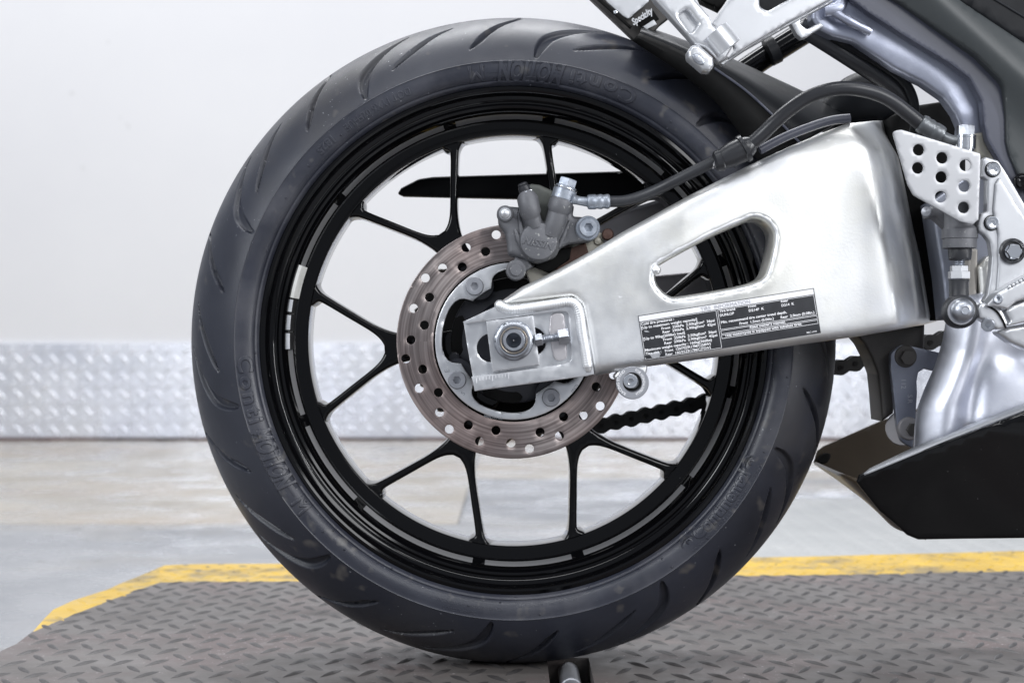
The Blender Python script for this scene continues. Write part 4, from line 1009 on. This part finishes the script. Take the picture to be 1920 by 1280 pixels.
sub(bolt_hex('rod_lock_nut', P(1798, 522, -.180), (0, 0, 1), .0090, .0062, M['white_alu'], None), mc)
sub(relief('cylinder_mount', fil([(1738, 392, 4), (1752, 385, 5), (1800, 392), (1835, 400, 4), (1836, 432, 6), (1780, 430, 6), (1756, 408, 6), (1742, 408, 4)]), M['cast'], None, -.170, .02, bev=.003, step=.003), mc)
sub(lathe('switch_terminal', [(0, .004), (.004, .003), (.0045, 0)], P(1737, 397, -.174), (-.3, -1, 0), M['pad'], None, 20, 50), mc)

# --- frame castings
def fr_face(px, py):
    a = .010*np.exp(-((px - np.interp(py, [600, 700, 760, 840], [1815, 1790, 1766, 1756]))/26.0)**2)
    b_ = .006*np.exp(-((px - np.interp(py, [600, 700, 840], [1850, 1820, 1803]))/16.0)**2)*np.clip((py-640)/80, 0, 1)
    c = .008*np.exp(-(((px - 1893)/30.0)**2 + ((py - 672)/26.0)**2))
    left = sm((np.interp(py, [400, 600, 659, 705, 748, 790, 840], [1795, 1800, 1800, 1778, 1752, 1742, 1736]) - px)/10)*10/2050*.8
    return -a + b_ + c + left*.9 + .004*np.sin(px/37.0 + py/80.0)
frame_c = part(relief('frame_pivot_casting', fil([(1772, 560), (1880, 540), (1990, 540), (1990, 742), (1712, 846, 3), (1714, 800), (1719, 765, 20), (1733, 728, 30), (1752, 686, 40), (1766, 640, 40), (1773, 600)]), M['spar'], None, -.135, .022, bev=.010, step=.0045, face=fr_face, nb=5, yref=-.112, smooth=60), 'silver cast frame behind the brake pedal')
back_c = part(relief('pivot_plate', fil([(1746, 380), (1860, 300), (1990, 300), (1990, 580), (1776, 600), (1768, 520)]), mat('pivot_grey', (.20, .215, .26), .45, .6, (.25, .265, .31), 20), None, -.110, .04, bev=.003, step=.006), 'blue grey frame plate behind the master cylinder')
sub(relief('pivot_pale_rib', fil([(1818, 466, 4), (1834, 466, 4), (1832, 566), (1814, 566)]), mat('rib_beige', (.34, .32, .29), .5, .4, (.4, .38, .35), 30), None, -.135, .02, bev=.002, step=.004), back_c)
sub(relief('frame_alu_web', fil([(1835, 500, 8), (1862, 470, 10), (1866, 540, 10), (1840, 566, 6)]), M['alu'], None, -.140, .02, bev=.006, step=.004), back_c)  # brushed aluminium web on the pivot plate
blkb = part(relief('gap_shadow_backdrop', fil([(1665, 222), (1700, 200, 20), (1765, 190, 10), (1812, 215), (1812, 400), (1775, 600), (1740, 601), (1700, 520)]), M['black'], None, -.055, .08, bev=.004, step=.01), 'added black backdrop for the dark gap behind the swingarm pivot')  # added black backdrop; the darkness of the gap is in its colour
# --- frame spar
def spar_face(px, py):
    return .0012*np.sin((px + py)/60.0)*np.clip((px - 1590)/60, 0, 1) + .05*np.maximum(0, (py - np.interp(px, [1560, 1679, 1732, 1771, 1800], [40, 100, 128, 160, 215])))/2080*6*.6 + .004*np.exp(-((px-1570)**2 + (py-30)**2)/500.0)
spar = part(relief('frame_spar', [tuple(p) for p in fil([(1520, -30), (1575, -30), (1605, 0, 10), (1631, 17), (1719, 73), (1784, 112), (1824, 142, 30), (1847, 186, 30), (1853, 241), (1858, 262), (1858, 268), (1800, 268), (1803, 236), (1793, 212, 20), (1771, 182, 20), (1732, 155), (1679, 129), (1601, 77), (1560, 66, 10), (1534, 54, 8), (1522, 36, 8)])], M['spar2'], None, -.150, .022, bev=.0042, step=.0045, face=spar_face, nb=5, smooth=60), 'silver frame spar')
sub(tube('spar_weld', crv([P(1560, 20, -.155), P(1585, 36, -.158), P(1612, 50, -.158), P(1632, 60, -.156)], 8), [.0042 + .0003*math.sin(i*.7) for i in range(25)], M['spar2'], None, 14, 80), spar)
sub(tube('spar_gusset', crv([P(1580, -10, -.150), P(1572, 15, -.155), P(1545, 20, -.155)], 8), .006, M['spar2'], None, 14, 80), spar)
# lower lug of the spar
sub(relief('spar_foot', fil([(1826, 250, 6), (1858, 246), (1880, 300), (1866, 304), (1842, 296), (1826, 292, 5)]), M['beige'], None, -.152, .02, bev=.003, step=.004), spar)
# --- side cover
sc1 = part(relief('side_cover_edge', fil([(1575, -30), (1620, -30), (1688, 9), (1719, 31), (1828, 109, 30), (1878, 160, 40), (1886, 219, 30), (1887, 266), (1892, 287), (1920, 353), (1990, 470), (1960, 455), (1920, 386), (1873, 300), (1852, 264, 16), (1845, 232, 12), (1841, 190, 20), (1819, 147, 30), (1780, 118), (1715, 79), (1627, 23), (1598, 0, 8)]), M['strip'], None, -.166, .012, bev=.0007, step=.0030, nb=2), 'dark blue grey edge of the side cover')
sc2 = part(relief('side_cover', fil([(1618, -32), (1740, -32), (1791, 0), (1920, 81), (1990, 125), (1990, 472), (1920, 355), (1892, 288), (1887, 266), (1886, 219), (1879, 160, 40), (1828, 108, 30), (1719, 30), (1688, 8)]), M['cover'], None, -.170, .014, bev=.0022, step=.006, face=lambda px, py: -.012*np.exp(-((px - py*1.1 - 1750)/60.0)**2)), 'matt grey green side cover panel')
sub(lathe('cover_bolt', [(0, .008), (.004, .0075), (.007, .005), (.0078, .001), (.0078, 0)], P(1917, 341, -.172), (-.4, -1, 0), M['gloss'], None, 32, 50), sc2)
seat = part(relief('tail_fairing', fil([(1735, -40), (1995, -40), (1995, 128), (1920, 84), (1791, 2)]), M['plastic'], None, -.162, .02, bev=.004, step=.008), 'gloss black tail fairing corner')
sub(tube('fairing_seam', [P(1850, -10, -.1625), P(1930, 38, -.1625)], .0010, M['sheath'], None, 8), seat)
# --- subframe tube, cable, reservoir
sft = part(tube('subframe_tube', crv([P(1500, 50, -.120), P(1540, 74, -.120), P(1600, 112, -.120), P(1655, 148, -.118), P(1690, 178, -.112), P(1706, 215, -.105)], 8), [.0085]*41, M['sheath'], None, 24, 60), 'black rubber covered subframe tube')
cable = part(tube('cable', crv([P(1560, 70, -.128), P(1610, 98, -.128), P(1660, 126, -.128), P(1694, 152, -.126), P(1712, 185, -.122), P(1716, 225, -.115), P(1712, 260, -.105)], 8), .0044, M['plastic'], None, 14), 'thin black cable beside the subframe tube')
res = part(relief('shock_reservoir', [tuple(p) for p in crv([(1542, 205), (1560, 170), (1595, 138), (1640, 128), (1700, 150), (1735, 200), (1730, 240), (1640, 240), (1560, 232)], 5, True)], M['plastic'], None, -.03, .06, bev=.020, step=.006, nb=5), 'dark rounded shock reservoir')
cgd = part(tube('swingarm_buffer', crv([P(1424, 282, -.128), P(1470, 258, -.126), P(1520, 238, -.124), P(1560, 226, -.122), P(1593, 222, -.120)], 8), [.0042]*33, M['strip'], None, 14), 'grey rubber strip along the swingarm top')
crossrod = part(tube('far_subframe_rail', [P(1370, 150, .10), P(1430, 110, .10), P(1500, 66, .10), P(1560, 30, .10)], .0125, M['gloss'], None, 22), 'glossy black far side subframe rail')
sub(tube('rail_clip', [P(1440, 100, .085), P(1456, 92, .085)], .0145, M['plastic'], None, 20), crossrod)

# --- passenger foot peg and its bracket
pb2 = part(relief('passenger_peg_bracket', fil([(1380, -40), (1372, -8), (1335, 44, 3), (1350, 62, 6), (1374, 78, 5), (1378, 92, 5), (1362, 112, 3), (1400, 88), (1479, 41), (1556, 0), (1620, -36)]), M['white_alu'], None, -.196, .008, bev=.0014, step=.004, nb=3,
              holes=[fil([(1424, -14, 4), (1425, 12, 10), (1440, 21, 10), (1482, -3, 4), (1486, -16, 4)])], hbev=.003), 'silver passenger foot rest bracket with a slot')
sub(relief('bracket_flange', [(1352, 119), (1479, 42.5), (1560, 0), (1562, 3), (1481, 46), (1400, 92), (1356, 121)], M['white_alu'], None, -.190, .012, bev=.0006, step=.005), pb2)
sub(relief('bracket_hook', fil([(1482, 42, 2), (1500, 34, 2), (1501, 46, 4), (1513, 55, 3), (1538, 43, 2), (1545, 49, 2), (1512, 69, 3), (1503, 72, 3), (1494, 64, 3)]), M['silver'], None, -.186, .012, bev=.0010, step=.003), pb2)
sub(relief('bracket_washer', circ(1361, 52, 10, 24, 3, math.radians(40)), M['silver'], None, -.1975, .002, bev=.0006, step=.002), pb2)
peg = part(relief('passenger_foot_peg', fil([(1205, -40), (1228, 0), (1290, 68, 8), (1303, 84, 6), (1322, 90, 4), (1348, 116, 3), (1362, 108, 3), (1376, 84, 4), (1374, 76, 3), (1337, 46, 4), (1331, 30, 4), (1290, -16), (1262, -40)]), M['silver'], None, -.214, .016, bev=.0032, step=.0035, nb=4, smooth=60,
          holes=[fil([(1272, 28, 7), (1288, 16, 6), (1310, 44, 4), (1296, 64, 6)])], hbev=.0030), 'folded silver passenger foot peg')
sub(relief('peg_recess_floor', fil([(1268, 28, 6), (1288, 12, 6), (1314, 44, 5), (1296, 68, 6)]), M['silver'], None, -.2065, .004, bev=.0006, step=.003), peg)
pt_ = MB(); V2, Fc = text_geo("8G-A", .01); wd = V2[:, 0].max()
pt_.add(*solid_from_flat(V2, Fc, lambda u, v, h: P(1286 + (u/wd)*14 - v*4, 27 + (u/wd)*23 - v*4, -.2067 - h), 0, .0004)); sub(pt_.build('cast_mark', M['silver'], None, None), peg)
sub(relief('peg_end_cap', fil([(1289, 96, 6), (1298, 84, 6), (1312, 84, 5), (1338, 107, 7), (1339, 124, 6), (1331, 134, 6), (1318, 132, 6), (1290, 108, 6)]), M['silver'], None, -.222, .018, bev=.0040, step=.0025, nb=5), peg)
sub(relief('cap_screw', circ(1310, 111, 14, 28, 8, math.radians(42)), M['steel'], None, -.2235, .004, bev=.0012, step=.002), peg)
sub(relief('screw_centre', circ(1310, 111, 7, 20, 4.5, math.radians(42)), M['pad'], None, -.2242, .002, bev=.0006, step=.002), peg)
sub(tube('peg_knuckle', [P(1340, 60, -.212), P(1366, 92, -.212)], [.0125, .0125], M['silver'], None, 24, 40), peg)
sub(tube('peg_spring', [P(1334, 96 + i*1.2, -.210) + Vector((.0012*math.sin(i*1.7), 0, 0)) for i in range(20)], .0014, M['rust'], None, 8), peg)

# --- hugger
def loft(name, lines, mat_, par, thick=.002, smooth=35):
    nl = [[Vector(q) for q in crv(l, 8)] for l in lines]; n = min(len(l) for l in nl)
    VV = []; FF = []
    for l in nl: VV += l[:n]
    for i in range(len(nl)-1):
        for k in range(n-1): FF.append((i*n+k, i*n+k+1, (i+1)*n+k+1, (i+1)*n+k))
    o = MB().add(VV, FF).build(name, mat_, par, smooth)
    s = o.modifiers.new('thickness', 'SOLIDIFY'); s.thickness = thick; s.offset = 0
    return o
Apx = [(1203, 54), (1280, 81), (1361, 112), (1436, 146), (1511, 181), (1590, 222)]
Bpx = [(1199, 63), (1268, 92), (1339, 128), (1398, 170), (1452, 219), (1500, 268)]
Cpx = [(1186, 76), (1234, 108), (1280, 140), (1340, 190), (1384, 246), (1420, 300)]
hug = part(loft('rear_hugger', [[P(x, y, .100) for x, y in Apx], [P(x, y-4, .03) for x, y in Apx], [P(x - 1, y - 1, -.03) for x, y in Apx], [P((a+c)/2, (b+d)/2-1, -.068) for (a, b), (c, d) in zip(Apx, Bpx)], [P(x, y, -.094) for x, y in Bpx]], M['plastic'], None, .003), 'black plastic rear wheel hugger')
sub(loft('hugger_skirt', [[P(x, y + .5, -.0945) for x, y in Bpx], [P((a+c)/2, (b+d)/2, -.0965) for (a, b), (c, d) in zip(Bpx, Cpx)], [P(x, y, -.094) for x, y in Cpx]], M['black'], None, .0028), hug)
sub(tube('hugger_highlight_bead', crv([P(x, y, -.0960) for x, y in Bpx[2:]], 8), .0012, M['strip'], None, 8), hug)  # highlight along the crease, drawn as a bead in a lighter colour

# --- number plate holder
npl = part(relief('plate_holder', fil([(1080, -30), (1106, -4), (1192, 78, 4), (1215, 72), (1238, 46, 3), (1256, 32, 3), (1236, 8), (1210, -30)]), M['dlink'], None, -.02, .012, bev=.001, step=.005), 'grey number plate holder above the tyre')
sub(relief('number_plate', fil([(1110, -30), (1226, -30), (1216, 4, 3), (1178, 36, 4), (1168, 30, 3), (1140, 6)]), M['white_alu'], None, -.034, .003, bev=.0006, step=.005), npl)
sub(relief('plate_frame_bar', [(1104, -14), (1110, -18), (1185, 50), (1182, 54)], M['black'], None, -.036, .004, bev=.0006, step=.005), npl)
sub(relief('plate_screw_cap', circ(1154, 23, 4, 18), M['chrome'], None, -.037, .003, bev=.001, step=.002), npl)
sub(relief('emblem_pad', fil([(1195, 44), (1225, 20), (1236, 36), (1206, 54)]), M['black'], None, -.034, .003, bev=.0005, step=.003), npl)
V2, Fc = text_geo("Specialty", .035, .35); wd = V2[:, 0].max(); em = MB(); ca2, sa2 = math.cos(math.radians(33)), math.sin(math.radians(33))
em.add(*solid_from_flat(V2, Fc, lambda u, v, h: P(1188 + (u/wd)*46*ca2 - v*12*sa2, 48 - (u/wd)*46*sa2 - v*12*ca2, -.0375 - h), 0, .0012))
sub(em.build('emblem_lettering', M['white_alu'], None, 30), npl)
sub(relief('emblem_plate', fil([(1206, 50, 1), (1226, 37, 1), (1232, 46, 1), (1212, 56, 1)]), M['white_alu'], None, -.036, .0025, bev=.0004, step=.003), npl)
trim = part(relief('far_tail_panel', [(1300, -30), (1380, -30), (1362, 2), (1350, 18), (1316, 2)], M['black'], None, .02, .02, bev=.002, step=.006), 'dark tail panel behind the passenger peg')
sub(relief('tail_underside', fil([(1395, -60), (1560, -60), (1540, -6), (1500, 12), (1455, 30, 8), (1420, 26, 8)]), M['plastic'], None, -.10, .02, bev=.003, step=.006), trim)

# --- far side: chain guard, swingarm, chain
guard = part(relief('chain_guard', fil([(745, 363, 3), (752, 352, 8), (785, 335, 30), (812, 331, 20), (1182, 320), (1330, 322), (1330, 372), (1100, 376), (756, 368, 5)]), M['plastic'], None, .112, .010, bev=.003, step=.008), 'pointed black chain guard on the far side')
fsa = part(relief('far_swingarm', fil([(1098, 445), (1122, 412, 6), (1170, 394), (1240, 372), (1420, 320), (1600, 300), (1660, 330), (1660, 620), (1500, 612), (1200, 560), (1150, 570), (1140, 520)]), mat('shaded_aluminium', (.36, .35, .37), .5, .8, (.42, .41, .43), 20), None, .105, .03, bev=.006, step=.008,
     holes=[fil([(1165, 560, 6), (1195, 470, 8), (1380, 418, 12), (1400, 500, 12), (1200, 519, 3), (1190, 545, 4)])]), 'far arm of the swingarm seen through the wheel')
chain = bpy.data.objects.new('drive_chain', None); S.collection.objects.link(chain); part(chain, 'black drive chain on the far side')
chain.location = P(1440, 710, .090); chain.matrix_parent_inverse = Matrix.Translation(-Vector(bike.location))
def link_geo(outer_):
    p = .015875; r = .0082 if outer_ else .0078; pl_ = []
    for t in np.linspace(-2.0, 2.0, 12): pl_.append((p/2 + r*math.cos(t), r*math.sin(t)))
    pl_.append((0, r*.70))
    for t in np.linspace(PI-2.0, PI+2.0, 12): pl_.append((-p/2 + r*math.cos(t), r*math.sin(t)))
    pl_.append((0, -r*.70)); n = len(pl_); VV = []; FF = []
    offs = (.0095, .0073) if outer_ else (.0070, .0050)
    for s in (-1, 1):
        b_ = len(VV); y0, y1 = s*offs[0], s*offs[1]
        VV += [(x, y0, z) for x, z in pl_] + [(x, y1, z) for x, z in pl_]
        FF += [tuple(b_+i for i in range(n)), tuple(b_+n+i for i in range(n-1, -1, -1))] + [(b_+i, b_+(i+1) % n, b_+n+(i+1) % n, b_+n+i) for i in range(n)]
    for sx in (-1, 1):
        g = lathe_geo([(0, -.0105), (.0026, -.0105), (.0026, -.0073), (.0050, -.007), (.0050, .007), (.0026, .0073), (.0026, .0105), (0, .0105)], (sx*p/2, 0, 0), (0, 1, 0), 10)
        b_ = len(VV); VV += g[0]; FF += [tuple(k+b_ for k in f) for f in g[1]]
    return VV, FF
lm = [mesh_from('chain_link', *link_geo(True), 40), mesh_from('chain_link', *link_geo(False), 40)]
for m_ in lm: m_.materials.append(M['chain'])
c0 = P(1085, 806, .090); c1 = P(1790, 628, .090); dv_ = (c1 - c0); Lc = dv_.length; dv_.normalize()
for i in range(int(Lc/.015875)):
    o = bpy.data.objects.new('chain_link', lm[i % 2]); S.collection.objects.link(o); o.parent = chain
    o.matrix_parent_inverse = Matrix.Translation(-Vector(chain.location))
    sag = -.004*math.sin(PI*i*.015875/Lc)
    o.location = c0 + dv_*(i*.015875) + Vector((0, 0, sag)); o.rotation_euler = (0, -math.atan2(dv_.z, dv_.x), 0)
spk = part(lathe('rear_sprocket', [(.045, -.003), (lambda t: .1035 + .0028*math.cos(42*t), -.003), (lambda t: .1045 + .0030*math.cos(42*t), 0), (lambda t: .1035 + .0028*math.cos(42*t), .003), (.045, .003)], WC + Vector((0, .090, 0)), (0, 1, 0), M['brown'], None, 252, 30, closed=True), 'dark rear sprocket')

# --- suspension linkage
lk = part(relief('linkage_mount', fil([(1606, 626), (1735, 608), (1734, 655, 4), (1706, 704, 10), (1682, 712, 8), (1676, 775), (1655, 790), (1651, 740), (1647, 702, 4), (1636, 672, 10), (1622, 645, 10)]), M['dlink'], None, -.060, .05, bev=.004, step=.005), 'dark linkage mount under the swingarm')
lp = sub(relief('linkage_plate', fil([(1670, 690, 4), (1670, 662, 14), (1690, 646, 14), (1716, 650, 8), (1790, 668), (1780, 702), (1733, 691, 6), (1722, 698, 6), (1719, 715, 8), (1720, 735), (1716, 800), (1712, 840), (1690, 828, 20), (1682, 800, 6), (1676, 740)]), M['link'], None, -.078, .008, bev=.0012, step=.004), lk)
sub(lathe('linkage_washer', [(0, .001), (.0096, .001), (.0104, 0), (.0104, -.004)], P(1698, 668, -.078), (0, -1, 0), M['dlink'], None, 36, 35), lk)
sub(bolt_hex('linkage_bolt', P(1701, 670, -.079), (0, -1, 0), .0070, .0065, M['dlink'], None), lk)
sub(lathe('linkage_bush', [(0, 0), (.0155, 0), (.0165, -.002), (.0165, -.03)], P(1692, 803, -.060), (-.45, -1, 0), mat('bush_grey', (.34, .33, .34), .45, .3, (.4, .39, .4), 30), None, 40, 40), lk)
sub(lathe('lower_linkage_boss', [(0, .003), (.0095, .003), (.0105, .002), (.0110, 0)], P(1704, 803, -.078), (0, -1, 0), mat('boss_grey', (.30, .29, .30), .42, .5, (.36, .35, .36), 30), None, 36, 40), lk)
sub(bolt_hex('lower_linkage_bolt', P(1712, 805, -.081), (0, -1, 0), .0062, .005, M['dlink'], None), lk)
sm_ = MB()
for body, px, py, cap in (("112", 1690, 712, 9), ("S.R", 1702, 740, 9)):
    V2, Fc = text_geo(body); sm_.add(*solid_from_flat(V2, Fc, lambda u, v, h: P(px + v*cap, py + u*cap, -.0780 - h), 0, .0003))
sub(sm_.build('linkage_stamp', M['pad'], None, None), lk)
# swingarm bottom flange drips
# --- belly fairing
def bf_face(px, py): return -.006*np.sin(np.clip((px-1613)/700, 0, 1)*PI) + np.clip(py - 800, 0, 400)/2000*.22 + .0012*np.sin(px/55 + py/80)
bel = part(relief('belly_fairing', fil([(1612, 906, 4), (1616, 892, 4), (1624, 888, 3), (1712, 852), (1800, 816), (1990, 742), (1990, 1012), (1734, 1017, 10), (1712, 1008, 4), (1697, 994), (1657, 961)]), M['belly'], None, -.172, .004, bev=.0024, step=.008, face=bf_face, nb=4), 'gloss black belly fairing')
inn = sub(loft('fairing_lip', [[P(1620, 889, -.170), P(1712, 851, -.170), P(1800, 815, -.170), P(1990, 741, -.170)], [P(1632, 879, -.140), P(1710, 842, -.135), P(1800, 804, -.13), P(1990, 728, -.13)]], mat('lip_grey', (.30, .31, .33), .4, .2, (.34, .35, .37), 20), None, .002), bel)
far_f = part(relief('far_belly_fairing', fil([(1526, 867, 3), (1533, 845, 6), (1545, 836, 6), (1654, 788), (1800, 740), (1800, 975), (1700, 990), (1657, 964)]), M['brown'], None, .10, .004, bev=.001, step=.008), 'brown black inside of the far belly fairing')
sub(relief('fairing_stay', [tuple(p) for p in crv([(1534, 862), (1545, 850), (1558, 852), (1552, 866), (1540, 870)], 4, True)], M['black'], None, .096, .004, bev=.001, step=.004), far_f)
pan_ = sub(loft('belly_pan', [[P(1616, 903, -.157), P(1660, 957, -.151), P(1700, 989, -.147), P(1737, 1009, -.145)], [P(1570, 886, -.03), P(1640, 950, -.03), P(1676, 985, -.03), P(1715, 1000, -.03)], [P(1527, 867, .100), P(1600, 918, .100), P(1657, 963, .100), P(1690, 985, .100)]], M['brown'], None, .003), bel)
